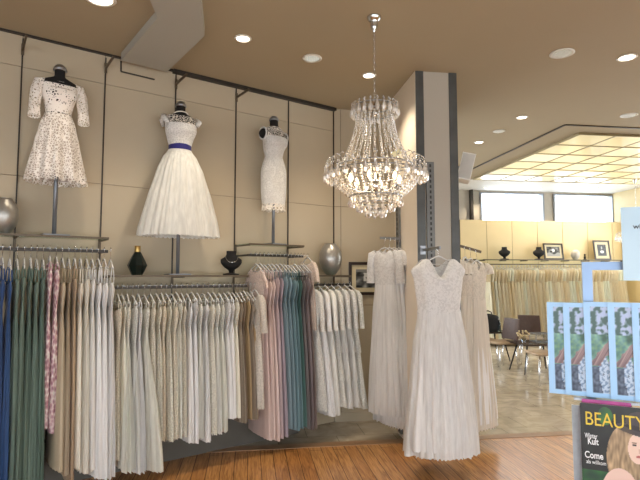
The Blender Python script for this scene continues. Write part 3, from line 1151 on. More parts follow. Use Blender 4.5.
for k in range(36):
    a = 2 * PI * k / 36
    mb.ball((0.074 * SC * math.cos(a), 0.066 * SC * math.sin(a) - 0.008, -0.012 * math.cos(a + PI / 2) * -1 + 0.012), 0.0058, 8, 5)
mb.build('pearls', plain('pearl', 'efe9e0', 0.2, 0, coat=0.5), nk)

# 3: sheath dress
p, hn = form_at(273, 0.2, ZHI, 121)
SC = 0.85
zw = hn - ztop * SC
rz = ANG_A + R(14)
mannequin(p, rz, zw, SC, 'black dress form under the white sheath dress')
d = worn(p, rz, zw, SC, 'sheath_dress', 'white fitted sheath dress with a lace yoke on the right dress form')
mb = MB()
mb.loft([(0.40 * SC, 0.168 * SC, 0.122 * SC, 0.0, 0, -0.014), (0.34 * SC, 0.168 * SC, 0.130 * SC, 0, 0, -0.022), (0.26 * SC, 0.143 * SC, 0.108 * SC, 0), (0.17 * SC, 0.120 * SC, 0.094 * SC, 0)], seg=48, k=4, rings=12)
mb.build('bodice', M_IVB, d)
hemz = z_of(211, p) - p.z - zw
mb = MB()
mb.loft([(0.17 * SC, 0.120 * SC, 0.094 * SC, 0.0), (0.08 * SC, 0.152 * SC, 0.115 * SC, 0.0), (-0.02, 0.175 * SC, 0.128 * SC, 0), (-0.2, 0.170 * SC, 0.128 * SC, 0.01), (hemz + 0.06, 0.155 * SC, 0.118 * SC, 0.015)], seg=60, k=9, rings=16)
mb.build('skirt', M_IVB, d)
mb = MB()
mb.loft([(hemz + 0.065, 0.157 * SC, 0.12 * SC, 0.015), (hemz, 0.160 * SC, 0.122 * SC, 0.02)], seg=60, k=9, rings=4, hem=0.008)
mb.build('lace_hem', open_lace('ece6dc', 0.16, 40, 'hem_lace'), d)
mb = MB()
mb.loft([(0.535 * SC, 0.085 * SC, 0.066 * SC, 0), (0.505 * SC, 0.155 * SC, 0.075 * SC, 0), (0.47 * SC, 0.172 * SC, 0.092 * SC, 0, 0, -0.006), (0.395 * SC, 0.169 * SC, 0.122 * SC, 0, 0, -0.014)], seg=48, k=4, rings=8)
mb.build('lace_yoke', open_lace('ece6dc', 0.10, 42, 'yoke_lace'), d)
for sg in (-1, 1):
    mb = MB()
    c = Vector((sg * 0.165 * SC, 0, 0.43 * SC))
    mb.tube([c + Vector((sg * 0.012, 0.05 * math.cos(2 * PI * k / 20), 0.062 * math.sin(2 * PI * k / 20))) for k in range(20)], 0.008, 8, closed=True)
    mb.build('armhole_edge', M_IVB, d)
    mb = MB(); mb.ball((sg * 0.163 * SC, 0, 0.43 * SC), 0.052, 16, 10)
    # the rounded black shoulder of the form that fills the arm hole
    o = mb.build('shoulder_cap', M_BLACK, None)
    form = [q for q in COL.objects if q.name.startswith('dress_form')][-1]
    o.parent = form
    o.location = (0, 0, zw)
# ------------------------------------------------------------------ things on the left shelves
def on_shelf(px, n_, z):
    return WA(s_of(px, n_), n_, z + 0.0042)


p = on_shelf(137, 0.16, ZLO)
k_ = p.y / F
t = thing('bottle_vase', 'black faceted bottle vase with a gold neck on the long low shelf', 'vase', p, 0.2)
mb = MB(); h_ = 23 * k_
mb.lathe([(0.045, 0), (0.083, h_ * 0.42), (0.06, h_ * 0.68), (0.026, h_)], 8)
mb.build('body', M_BLACKG, t, smooth=False)
mb = MB(); mb.lathe([(0.024, h_), (0.026, h_ + 0.01), (0.024, h_ + 0.045), (0.029, h_ + 0.052)], 20)
mb.build('neck', M_GOLD, t, sharp=40)


def bust(name, p, rz, H, label, group=None, lace=True):
    t = thing(name, label, 'necklace stand', p, rz, group)
    mb = MB()
    mb.loft([(H, 0.20 * H, 0.16 * H, 0), (0.86 * H, 0.20 * H, 0.17 * H, 0), (0.76 * H, 0.26 * H, 0.2 * H, 0), (0.64 * H, 0.44 * H, 0.22 * H, 0, 0, -0.01 * H), (0.5 * H, 0.43 * H, 0.24 * H, 0, 0, -0.05 * H),
             (0.32 * H, 0.3 * H, 0.2 * H, 0, 0, -0.06 * H), (0.2 * H, 0.12 * H, 0.12 * H, 0), (0.1 * H, 0.09 * H, 0.09 * H, 0)], seg=28, k=3, rings=22, cap=True)
    mb.build('bust', M_BLACK, t)
    mb = MB(); mb.lathe([(0.34 * H, 0), (0.34 * H, 0.05 * H), (0.1 * H, 0.09 * H), (0.1 * H, 0.12 * H)], 24)
    mb.build('foot', M_BLACK, t, sharp=40)
    if lace:
        mb = MB()
        pts = []
        for k in range(13):
            a = -PI * k / 12
            pts.append((0.25 * H * math.cos(a), -0.13 * H - 0.16 * H * abs(math.sin(a)), 0.8 * H - 0.28 * H * abs(math.sin(a)) ** 0.8))
        mb.tube(pts, 0.0028, 6)
        mb.ball(pts[6], 0.008, 8, 6)
        o = mb.build('necklace', M_CHROME, t)
    return t


p = on_shelf(231, 0.16, ZLO)
bust('necklace_bust', p, ANG_A - 0.3, 24 * p.y / F, 'black velvet bust with a silver necklace on the long low shelf')


def vase(p, r, h, label, mat, name='round_vase', ribs=False):
    t = thing(name, label, 'vase', p, 0)
    mb = MB()
    prof = [(0.30, 0), (0.52, 0.06), (0.80, 0.22), (0.97, 0.42), (1.0, 0.55), (0.95, 0.70), (0.78, 0.86), (0.56, 0.96), (0.50, 1.0), (0.44, 0.985), (0.5, 0.9), (0.7, 0.75)]
    mb.lathe([(a * r, b * h) for a, b in prof], 40, cap=False)
    mb.lathe([(0.001, 0.001), (0.3 * r, 0.001)], 40, cap=False)
    mb.build('body', mat, t)
    mb = MB(); mb.tube([(0.5 * r * math.cos(2 * PI * k / 32), 0.5 * r * math.sin(2 * PI * k / 32), h) for k in range(32)], 0.003, 6, closed=True)
    mb.build('rim', mat, t)
    return t


p = on_shelf(330.5, 0.16, ZLO)
vase(p, 11.5 * p.y / F, 31 * p.y / F, 'silver metallic vase on the short shelf beside the framed picture', M_SILVER)
p = on_shelf(1.5, 0.2, ZHI)
vase(p, 13 * p.y / F, 36 * p.y / F, 'round silver vase at the left edge on the upper shelf', M_SILVER)


def bw_photo(seed, kind=0):
    def fn(u, v):
        g = 70 + 110 * nz(u * 3 + seed, v * 2, 1.4, seed) + 60 * nz(u * 8, v * 8, 1, seed + 3)
        if kind == 0:
            if 0.25 < u < 0.5 and 0.35 < v < 0.8 and nz(u, v, 5, 2) > -0.25:
                g = 195
            if (u - 0.62) ** 2 + (v - 0.35) ** 2 < 0.03:
                g = 30
            if v > 0.85:
                g = 120
        elif kind == 1:
            if v < 0.3 + 0.1 * math.sin(u * 9):
                g = 150
            if (u - 0.5) ** 2 * 2 + (v - 0.62) ** 2 < 0.03:
                g = 215
            if (u - 0.33) ** 2 + (v - 0.5) ** 2 < 0.01:
                g = 20
        else:
            g = 45 + 40 * nz(u, v, 6, seed)
            if (u - 0.5) ** 2 + (v - 0.35) ** 2 * 3 < 0.045:
                g = 205
            if (u - 0.5) ** 2 * 3 + (v - 0.7) ** 2 < 0.02:
                g = 150
        g = max(10, min(235, g))
        return (g, g, g * 0.98)
    return fn


def picture(name, loc, rz, w, h, mat_w, label, kind, tilt=0, frame='2a1a14'):
    t = thing(name, label, 'picture', loc, rz)
    t.rotation_euler = (tilt, 0, rz)
    fw = 0.03 * (w / 0.4) ** 0.5
    fm = plain('frame_' + frame, frame, 0.35, 0, 0.15, 12)
    mb = MB()
    for x in (-w / 2 + fw / 2, w / 2 - fw / 2):
        mb.box((x, -0.012, h / 2), (fw, 0.024, h))
    for z in (fw / 2, h - fw / 2):
        mb.box((0, -0.012, z), (w - 2 * fw, 0.024, fw))
    mb.build('frame', fm, t, smooth=False)
    mb = MB(); mb.box((0, -0.005, h / 2), (w - 2 * fw, 0.008, h - 2 * fw))
    mb.build('mat_board', plain('mat_board', 'cbbf9f', 0.8, var=0.03), t, smooth=False)
    pw, ph = w - 2 * fw - 2 * mat_w, h - 2 * fw - 2 * mat_w
    print_mesh('photo_print', pw, ph, 60, 44, bw_photo(kind * 7 + 3, kind), t, (-pw / 2, -0.0115, fw + mat_w))
    return t


a = at_plane(348.5, 262, P0 - DD * 0.0, DD)
z1 = a.z
z0 = at_plane(348.5, 295, P0, DD).z
W_ = 0.52
c_ = Vector((a.x, a.y, z0)) + RR * (W_ / 2) - DD * 0.002
picture('framed_picture', c_, B, W_, z1 - z0, 0.05, 'dark framed photo with a cream mat on the wall by the white gowns', 0)

# ------------------------------------------------------------------ the column
C0 = at_z(415.5, 71, HC); C0.z = 0
C1 = at_z(455.5, 73.5, HC)
CWD = (C1 - C0).dot(RR)
CDP = 0.70
mb = MB()
mb.box((CWD / 2, CDP / 2, HC / 2), (CWD, CDP, HC), 0)
struct('wall_column', mb, plain('column_paint', 'aaa396', 0.45, var=0.03, scale=2), loc=C0, rotz=B)
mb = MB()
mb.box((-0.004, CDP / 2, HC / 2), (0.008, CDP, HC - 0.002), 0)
struct('trim_22', mb, plain('column_lit_side', 'e6dccd', 0.45, var=0.02, scale=2), loc=C0, rotz=B)  # lamp light on the column's left face, put into a lighter colour
sw = 0.078
for i, x in enumerate((sw / 2 - 0.004, CWD - sw / 2 + 0.004)):
    mb = MB(); mb.box((x, -0.004, HC / 2), (sw, 0.012, HC - 0.002), 0)
    struct('trim_%d' % (20 + i), mb, M_SLATE, loc=C0, rotz=B)


def standard(loc, rz, z0, z1, w, label):
    t = thing('slotted_upright', label, 'rack upright', (loc.x, loc.y, z0), rz)
    H = z1 - z0
    mb = MB(); mb.box((0, -0.012, H / 2), (w, 0.022, H))
    mb.build('channel', plain('upright_paint', '6b6d6c', 0.45, 0.2), t, smooth=False)
    mb = MB()
    k = 0
    while 0.03 + k * 0.05 < H - 0.03:
        mb.box((0, -0.0235, 0.03 + k * 0.05), (w * 0.22, 0.002, 0.028))
        k += 1
    mb.build('slots', plain('slot_dark', '2c2c2c', 0.7), t, smooth=False)
    return t


standard(C0 + RR * (sw + 0.045) - DD * 0.0005, B, 0.05, z_of(162, C0), 0.075, 'grey slotted upright on the front of the column')
standard(C0 + DD * (CDP - 0.15) - RR * 0.009, B - PI / 2, 0.05, z_of(180, C0 + DD * 0.5), 0.10, 'grey slotted upright on the left side of the column')

# side speaker
sp = C0 + RR * (CWD + 0.125) + DD * 0.16
t = thing('loudspeaker', 'small white loudspeaker tilted down on the right side of the column', 'speaker', (sp.x, sp.y, 2.58), B - 0.35)
mb = MB()
M_ = Matrix.Rotation(R(-12), 4, 'X') @ Matrix.Rotation(R(14), 4, 'Y')
mb.add([(x, y, z) for z in (0, 0.29) for x, y in ((-0.065, -0.04), (0.065, -0.04), (0.05, 0.07), (-0.05, 0.07))],
       [(3, 2, 1, 0), (4, 5, 6, 7), (0, 1, 5, 4), (1, 2, 6, 5), (2, 3, 7, 6), (3, 0, 4, 7)], 0, M_)
mb.build('cabinet', M_WHITE, t, smooth=False)
mb = MB(); mb.add([(x, y, z) for z in (0.015, 0.275) for x, y in ((-0.058, -0.046), (0.058, -0.046), (0.058, -0.04), (-0.058, -0.04))],
                  [(3, 2, 1, 0), (4, 5, 6, 7), (0, 1, 5, 4), (1, 2, 6, 5), (2, 3, 7, 6), (3, 0, 4, 7)], 0, M_)
mb.build('grille', plain('grille_cloth', 'c5c3bd', 0.9, bump=0.3, bscale=300), t, smooth=False)
mb = MB(); mb.tube([(-0.02, 0.05, 0.15), (-0.08, 0.06, 0.15), (-0.125, 0.02, 0.15)], 0.012, 8)
mb.build('bracket', M_STEEL, t)


# ------------------------------------------------------------------ gowns around the column
def gown(label, loc, rz, zhem, h, wsh, whem, th_top, th_hem, bod=0.36, kind='wedding_gown', vneck=0.12, seed=0, group=None, sleeves=None, drop=0.09, k=22, h2=None):
    """loc = point on the arm; faces along local +x"""
    H = loc.z - zhem
    t = thing(kind, label, 'wedding dress', (loc.x, loc.y, zhem), rz, group)
    zt = H - drop
    zw = zt - bod
    mb = MB()

    def topf(a):
        a = (a + PI) % (2 * PI) - PI
        b_ = PI - abs(a)
        return -vneck * math.exp(-(a / 0.34) ** 2) - vneck * 0.5 * math.exp(-(b_ / 0.4) ** 2) - 0.075 * abs(math.sin(a)) ** 4
    mb.loft([(zt, th_top * 0.45, wsh * 0.82, 0.01), (zt - 0.05, th_top * 0.8, wsh, 0.02), (zt - 0.16, th_top, wsh * 0.9, 0.03), (zw, th_top * 0.85, wsh * 0.78, 0.03)],
            seg=56, k=7, seed=seed, rings=14, topf=topf)
    mb.build('bodice', fabric(h, 'applique'), t)
    mb = MB()
    mb.loft([(zw + 0.012, th_top * 0.87, wsh * 0.79, 0.02), (zw - 0.02, th_top * 0.88, wsh * 0.8, 0.02)], seg=40, k=7, seed=seed, rings=2)
    mb.build('waistband', fabric(h, 'applique'), t)
    mb = MB()
    mb.loft([(zw, th_top * 0.85, wsh * 0.78, 0.03), (zw * 0.8, th_top * 0.85 + (th_hem - th_top) * 0.3, wsh * 0.8 + (whem - wsh * 0.8) * 0.3, 0.035),
             (zw * 0.4, th_top * 0.85 + (th_hem - th_top) * 0.65, wsh * 0.8 + (whem - wsh * 0.8) * 0.68, 0.05), (0, th_hem, whem, 0.07)],
            seg=130, k=k, seed=seed, rings=24, hem=0.008)
    mb.build('skirt', fabric(h2 or h, 'tulle'), t)
    mb = MB()
    mb.loft([(zw, th_top * 0.8, wsh * 0.74, 0.03), (zw * 0.5, th_top * 0.8 + (th_hem - th_top) * 0.55, wsh * 0.8 + (whem - wsh * 0.8) * 0.5, 0.08), (0.05, th_hem * 0.93, whem * 0.93, 0.10)],
            seg=80, k=k - 5, seed=seed + 3, rings=14)
    mb.build('underskirt', fabric('e2e2e8', 'satin'), t)
    if sleeves:
        for sg in (-1, 1):
            mb = MB(); y = sg * wsh
            mb.tube([(0, y * 0.75, zt - 0.02), (0, y * 1.0, zt - 0.045), (0.01, y * 1.15, zt - sleeves * 0.5), (0.02, y * 1.2, zt - sleeves)], [0.02, 0.045, 0.045, 0.05], 14, caps=False)
            mb.build('sleeve', fabric(h, 'applique'), t)
    return t


def arm(name, a, b, label, plate_rz, m=None):
    t = thing(name, label, 'bracket', a, 0)
    mb = MB(); mb.span((0, 0, 0), b - a, 0.012, 0.026)
    mb.build('arm', m or M_STEEL, t, smooth=False)
    mb = MB(); mb.box((0, 0, 0), (0.05, 0.01, 0.08), 0, Matrix.Rotation(plate_rz, 4, 'Z'))
    mb.build('wall_plate', M_STEEL, t, smooth=False)
    return t


# front gown
yf = 0.42                                      # how far the gown hangs off the column
gp = C0 + RR * (CWD * 0.62) - DD * yf
gp = at_y(438, 250, gp.y)
zarm = z_of(248, gp)
a0 = Vector((gp.x, gp.y, zarm)) + DD * ((C0 - gp).dot(DD) - 0.012)
arm('hanging_arm', a0, Vector((gp.x, gp.y, zarm)) - DD * 0.05, 'steel arm on the front of the column holding the large white gown', B)
zh = max(0.02, z_of(455, gp - DD * 0.1))
gl = Vector((gp.x, gp.y, zarm - 0.02))
gown('white sleeveless v-neck tulle gown on the front of the column', gl, B - PI / 2, zh, 'e6e4ee', 0.24, 0.32, 0.10, 0.21, seed=43, bod=0.46, vneck=0.17, k=30, drop=0.06)
hanger(gl + Vector((0, 0, -0.0)), B - PI / 2, 0.09, 0.32, 'the white v-neck wedding gown', 'hangers at the column')

# left group
la = C0 + DD * (CDP - 0.2) - RR * 0.026
zl = z_of(238.5, la)
la = Vector((la.x, la.y, zl))
lb = at_y(380, 238, la.y - 0.08); lb.z = zl
arm('hanging_arm', la, lb, 'thin steel arm on the left side of the column holding lace gowns', B - PI / 2)
LD = (lb - la).normalized()
ang_l = math.atan2(LD.y, LD.x)
for i, (px, w_, sl, lbl, hx, hy) in enumerate([
        (381.5, 0.14, 0.34, 'white long-sleeved lace gown farthest left of the column', 'ebe6e4', 418),
        (387.5, 0.14, 0.16, 'white lace gown with cap sleeves, second from the framed picture', 'ece7e5', 427),
        (393, 0.14, None, 'white tulle gown with a lace bodice, third from the framed picture', 'e9e7ea', 430),
        (398.5, 0.13, 0.40, 'white long-sleeved lace gown nearest the left column side', 'e9e6e6', 428)]):
    q = at_y(px, 240, la.y)
    f = (q - la).dot(LD)
    q = la + LD * f - Vector((0, 0, 0.018))
    yaw = ang_l + PI + R((34, 28, 20, 8)[i])
    zh = max(0.02, z_of(hy, q - DD * 0.15))
    gown(lbl, q, yaw, zh, hx, w_, 0.19, 0.042, 0.075, seed=60 + i * 7, group='gowns left of the column', sleeves=sl, bod=0.34, vneck=0.10, drop=0.10, k=18)
    hanger(q, yaw, 0.12, 0.26, 'the ' + lbl, 'hangers at the column')
# right group
ra = C0 + RR * (CWD + 0.002) + DD * 0.22
ra.z = z_of(243, ra)
rb = at_y(481, 252, ra.y + 0.10)
arm('hanging_arm', ra, rb, 'dark slotted arm on the right side of the column holding ivory gowns', B + PI / 2, M_BRONZE)
for i, (px, hy, lbl, hx) in enumerate([  # backlit shade is put into these greyer gown colours
        (465, 430, 'ivory lace gown close behind the front gown', 'd6cec1'),
        (472, 430, 'ivory beaded gown in the middle of the right side of the column', 'dad3c7'),
        (479.5, 430, 'ivory lace gown outermost on the right side of the column', 'd9d2c6')]):
    dirr = (rb - ra)
    q0 = at_y(px, 246, ra.y + 0.05)
    f = (q0 - ra).dot(dirr) / dirr.length_squared
    q = ra + dirr * f - Vector((0, 0, 0.018))
    yaw = B + R((-48, -56, -62)[i])
    gown(lbl, q, yaw, max(0.02, z_of(hy, q - DD * 0.1)), hx, 0.15, 0.22, 0.045, 0.10, seed=90 + i * 5, group='gowns right of the column', sleeves=(0.12, 0.14, 0.12)[i], bod=0.36, vneck=0.08, drop=0.10, k=16, h2=hx)
    hanger(q, yaw, 0.12, 0.26, 'the ' + lbl, 'hangers at the column')
# a rolling garment stand whose foot shows beside the gowns
ft = at_z(491, 425, 0.0)
t = thing('garment_stand', 'chrome garment stand foot with a caster beside the ivory gowns right of the column', 'clothes stand', (ft.x, ft.y, 0), B)
bz = 1.92
mb = MB(); mb.tube([(-0.10, 0.28, 0.10), (-0.10, 0.28, bz - 0.1)], 0.012, 10)
mb.build('post', M_CHROME, t)
mb = MB(); mb.span((-0.14, 0.28, z_of(259.5, ft + DD * 0.28) - 0.01), (0.0, 0.28, z_of(259.5, ft + DD * 0.28) - 0.01), 0.02, 0.03)
mb.build('top_bar', M_DARK, t, smooth=False)
mb = MB(); mb.tube([(-0.10, 0.28, 0.10), (-0.02, 0.10, 0.085), (0.03, 0.01, 0.075)], 0.010, 8)
mb.build('foot', M_CHROME, t)
for x, y in ((0.03, 0.01), (-0.10, 0.28)):
    mb = MB(); mb.lathe([(0.012, -0.012), (0.03, -0.012), (0.032, 0), (0.03, 0.012), (0.012, 0.012)], 20, 0, Matrix.Translation((x, y, 0.033)) @ Matrix.Rotation(PI / 2, 4, 'X'))
    mb.tube([(x, y, 0.09), (x, y, 0.035)], 0.007, 6)
    mb.build('caster', M_STEEL, t, sharp=40)

# ------------------------------------------------------------------ crystal chandelier
CH = at_z(374, 17, HC)


def zc(py):
    return z_of(py, CH)


ch = thing('crystal_chandelier', 'large crystal chandelier with glowing bulbs on a chain left of the column', 'chandelier', (CH.x, CH.y, 0), 0)
mb = MB(); mb.lathe([(0.055, HC), (0.055, HC - 0.012), (0.04, HC - 0.03), (0.028, HC - 0.045), (0.03, HC - 0.075), (0.014, HC - 0.10), (0.006, HC - 0.12)], 24)
mb.build('canopy', M_CHROME, ch, sharp=50)
zcr = zc(113)
mb = MB()
zt_, zb_ = HC - 0.12, zcr + 0.06
nl = int((zt_ - zb_) / 0.026)
for k in range(nl):
    z = zt_ - (k + 0.5) * (zt_ - zb_) / nl
    pts = []
    for j in range(10):
        a = 2 * PI * j / 10
        x, zz = 0.008 * math.cos(a), 0.017 * math.sin(a)
        pts.append((x if k % 2 else 0, 0 if k % 2 else x, z + zz))
    mb.tube(pts, 0.0022, 5, closed=True)
mb.build('chain', M_CHROME, ch)
mb = MB(); mb.tube([(0, 0, zcr + 0.07), (0, 0, zc(196))], 0.010, 12)
mb.ball((0, 0, zc(150)), 0.02); mb.ball((0, 0, zc(186)), 0.05, 16, 8); mb.ball((0, 0, zcr), 0.03, 12, 6)
mb.build('stem', M_CHROME, ch)


def ring(r, z, w=0.004, h=0.014, parent=ch, name='ring'):
    mb = MB()
    mb.tube([(r * math.cos(2 * PI * k / 48), r * math.sin(2 * PI * k / 48), z) for k in range(48)], w * 1.3, 6, closed=True)
    for k in range(4):
        a = PI / 4 + k * PI / 2
        mb.tube([(0.005, 0, z), (r * math.cos(a), r * math.sin(a), z)], 0.003, 5)
    return mb.build(name, M_STEEL, parent)


def drop_mesh(L_, r):
    mb = MB()
    mb.lathe([(0.0008, 0), (r * 0.42, -0.22 * L_), (r, -0.62 * L_), (r * 0.72, -0.88 * L_), (0.0008, -L_)], 7)
    mb.ball((0, 0, 0.008), r * 0.5, 6, 4)
    me = mb.build('crystal_drop', M_CRYSTAL, ch, smooth=False)
    return me


def drops(n_, r, z, L_, rr, phase=0):
    src = drop_mesh(L_, rr)
    for k in range(n_):
        o = src if k == 0 else src.copy()
        if k:
            COL.objects.link(o)
        a = 2 * PI * (k + phase) / n_
        o.location = (r * math.cos(a), r * math.sin(a), z)
        o.rotation_euler = (0, 0, a)


def loops(n_, r0, r1, z0, z1, name):
    """wire scrolls that arch out from a ring and carry the drops"""
    mb = MB()
    for k in range(n_):
        a = 2 * PI * (k + 0.5) / n_
        pts = []
        for j in range(9):
            q = PI * j / 8
            rr_ = r0 + (r1 - r0) * (1 - math.cos(q)) / 2
            pts.append((rr_ * math.cos(a), rr_ * math.sin(a), z0 + (z1 - z0) * math.sin(q) * (1 if q < PI / 2 else 1)))
        mb.tube(pts, 0.002, 4)
        for j in (2, 4, 6):
            mb.ball(pts[j], 0.007, 6, 4)
    return mb.build(name, M_CHROME, ch)


def strand(p0, p1, sag, nb, r):
    mb = MB()
    p0, p1 = Vector(p0), Vector(p1)
    for k in range(nb):
        q = k / (nb - 1)
        p = p0.lerp(p1, q)
        out = Vector((p.x, p.y, 0))
        p = p + (out.normalized() * -sag if out.length else Vector()) * (4 * q * (1 - q) if sag > 0 else 4 * q * (1 - q))
        mb.ball(p, r, 6, 4)
    return mb.build('bead_strand', M_CRYSTAL, ch, smooth=False)


rc = 0.15
ring(rc, zcr)
ring(rc * 0.95, zcr + 0.05)
loops(22, rc, rc + 0.02, zcr, zcr + 0.075, 'crown_scrolls')
drops(22, rc + 0.02, zcr + 0.05, 0.085, 0.019, 0.5)
zm = zc(166)
rm = 0.335
ring(rm, zm - 0.05)
ring(0.27, zm)
loops(32, 0.27, rm + 0.04, zm - 0.03, zm + 0.055, 'rim_scrolls')
drops(32, rm + 0.035, zm - 0.03, 0.095, 0.021, 0.5)
for k in range(26):
    a = 2 * PI * k / 26
    strand((rc * 0.9 * math.cos(a), rc * 0.9 * math.sin(a), zcr - 0.02), (0.27 * math.cos(a), 0.27 * math.sin(a), zm), 0.028, 22, 0.0082)
zlow = zc(198)
rl = 0.19
for k in range(30):
    a = 2 * PI * (k + .5) / 30
    strand((rm * 0.93 * math.cos(a), rm * 0.93 * math.sin(a), zm - 0.06), (rl * math.cos(a), rl * math.sin(a), zlow + 0.012), -0.035, 11, 0.0105)
ring(rl, zlow + 0.01)
drops(22, rl, zlow, 0.065, 0.017)
ring(rl * 0.68, zc(203))
drops(15, rl * 0.68, zc(204), 0.06, 0.017)
ring(rl * 0.34, zc(209))
drops(8, rl * 0.34, zc(209), 0.065, 0.017)
mb = MB(); mb.tube([(0, 0, zc(196)), (0, 0, zc(209))], 0.005, 6)
mb.build('finial', M_CHROME, ch)
M_BULB = plain('bulb_glow', 'fff1d8', 0.4, emit='ffdfae', estr=9)
bulbpos = []
for k in range(6):
    a = 2 * PI * (k + 0.2) / 6
    rb_ = 0.19
    zb = zc(187)
    x, y = rb_ * math.cos(a), rb_ * math.sin(a)
    mb = MB(); mb.tube([(0, 0, zb - 0.02), (x * .6, y * .6, zb - 0.045), (x, y, zb - 0.02), (x, y, zb)], 0.005, 6)
    mb.lathe([(0.018, zb - 0.005), (0.012, zb), (0.011, zb + 0.03)], 12, 0, Matrix.Translation((x, y, 0)))
    h_ = mb.build('lamp_arm', M_CHROME, ch)
    mb = MB(); mb.lathe([(0.008, zb + 0.03), (0.017, zb + 0.045), (0.018, zb + 0.06), (0.009, zb + 0.082), (0.001, zb + 0.098)], 12, 0, Matrix.Translation((x, y, 0)))
    mb.build('bulb', M_BULB, h_)
    bulbpos.append((CH.x + x, CH.y + y, zb + 0.06))
# small paper tag tied to one of the strands
mb = MB(); mb.box((0, 0, 0), (0.075, 0.003, 0.034), 0, Matrix.Translation((0.12, -0.24, zc(161))) @ Matrix.Rotation(R(-24), 4, 'Y'))
tg = mb.build('price_tag', plain('cream_card', 'efe2b4', 0.7), None, smooth=False)
tg.location = (CH.x, CH.y, 0)
tag(tg, 'small cream card tag hanging among the chandelier beads', 'tag')
# the second chandelier far back
c2 = copy_tree(ch)
q = at_plane(637, 230, BK(0, 9.0), DD)
c2.location = (q.x, q.y, 0)
c2['label'] = 'second crystal chandelier far back, mostly hidden by the pale blue sign'
CH2 = q

# ------------------------------------------------------------------ downlights
M_LENS = plain('downlight_lens', 'fff6e6', 0.5, emit='fff2dc', estr=9)
M_REFL = plain('downlight_reflector', 'd9dcd6', 0.25, 0.6, 0.3, 60, emit='e6f4f0', estr=0.45)  # mild glow put in so the ribbed lamps show bright
lampspots = []


def downlight(p, lit, r, label, group='recessed ceiling lights', rib=False):
    t = thing('downlight', label, 'ceiling light', p, 0, group)
    mb = MB(); mb.lathe([(r, 0), (r * 1.28, -0.003), (r * 1.3, -0.006), (r * 1.02, -0.012), (r * 0.98, -0.004), (r, 0)], 32, cap=False)
    mb.build('trim_ring', M_WHITE, t)
    mb = MB(); mb.lathe([(0.001, -0.006), (r * 0.99, -0.004)], 32, cap=False)
    mb.build('lens', M_LENS if lit else M_REFL, t)
    if rib:
        mb = MB()
        for k in range(-3, 4):
            w = math.sqrt(max(0, r * r - (k * r / 3.6) ** 2)) * 1.9
            mb.box((k * r / 3.6, 0, -0.010), (r * 0.06, w, 0.012))
        mb.build('louvre', M_WHITE, t, smooth=False)
    if lit:
        lampspots.append((Vector(p), r))
    return t


for px, py, lit, r, lbl in [
        (100, -2, 1, 0.085, 'bright round downlight cut off at the top edge above the lace dress'),
        (243, 38, 1, 0.055, 'bright round downlight beside the dropped soffit'),
        (312, 58, 0, 0.070, 'ribbed dim downlight between the soffit and the chandelier chain'),
        (369, 75, 1, 0.055, 'bright round downlight just above the crystal chandelier'),
        (562, 53, 0, 0.080, 'ribbed downlight, largest one, at the upper right'),
        (627, 57, 1, 0.065, 'bright round downlight at the right edge of the ceiling'),
        (522, 117, 1, 0.055, 'bright round downlight nearest the corner of the glowing grid'),
        (499, 131, 0, 0.062, 'ribbed dim downlight between two bright ones near the column'),
        (479, 142, 1, 0.055, 'bright round downlight just right of the column'),
        (629, 115, 0, 0.075, 'ribbed dim downlight in front of the glowing grid at the right edge')]:
    q = at_z(px, py, HC)
    downlight(q, lit, r, lbl, rib=not lit)
for px in (485, 513, 541, 569, 597):
    q = at_z(px, 187.5, HC + 0.2)
    downlight(q, 1, 0.035, 'small ceiling spot in the white ceiling strip by the high windows', 'small spots by the windows')
for x, y in ((-3.2, 1.6), (-1.4, 1.4), (0.6, 1.6), (2.8, 1.2), (-3.0, -0.8), (-0.8, -1.0), (1.6, -1.0), (3.8, -1.0), (4.6, 3.2), (6.5, 4.5)):  # unseen lamps added for more light, fixtures included
    downlight(Vector((x, y, HC)), 1, 0.055, 'added unseen downlight lighting the front part of the shop')
# ------------------------------------------------------------------ back of the shop
# long shelf and rail on the panelled wall
YS = YB - 0.17
xs0 = bx_of(483, YS - 0.15)
def bk_at(px, y): return bx_of(px, y)
pS = BK(bk_at(560, YS - .15), YS - 0.15)
ZS = z_of(260, pS)
ZRB = z_of(264.5, pS)
t = thing('wall_shelf', 'long thin shelf with pictures along the cream panelled far wall', 'shelf', BK((xs0 + 9.4) / 2, YS, ZS), B)
L_ = 9.4 - xs0
mb = MB(); mb.box((0, 0, 0), (L_, 0.32, 0.02)); mb.build('board', M_GLASS, t, smooth=False)
mb = MB(); mb.box((0, -0.165, 0), (L_, 0.01, 0.022)); mb.build('front_edge', M_BRONZE, t, smooth=False)
for k in range(8):
    mb = MB(); mb.span((-L_ / 2 + 0.05 + k * (L_ - .1) / 7, 0.165, -0.02), (-L_ / 2 + 0.05 + k * (L_ - .1) / 7, -0.15, -0.02), 0.015, 0.02)
    mb.build('bracket', M_BRONZE, t, smooth=False)
t = thing('clothes_rail', 'long clothes rail carrying the far row of cream gowns', 'rail', BK((xs0 + 9.4) / 2, YS - 0.14, ZRB), B)
mb = MB(); mb.box((0, 0, 0), (L_, 0.015, 0.025)); mb.build('bar', M_BRONZE, t, smooth=False)
for k in range(8):
    x = -L_ / 2 + 0.05 + k * (L_ - .1) / 7
    mb = MB(); mb.span((x, 0.305, 0), (x, 0.0, 0), 0.012, 0.02)
    mb.build('bracket', M_BRONZE, t, smooth=False)


def bshelf(px, y=YS - 0.02):
    return BK(bk_at(px, y), y, ZS + 0.0115)


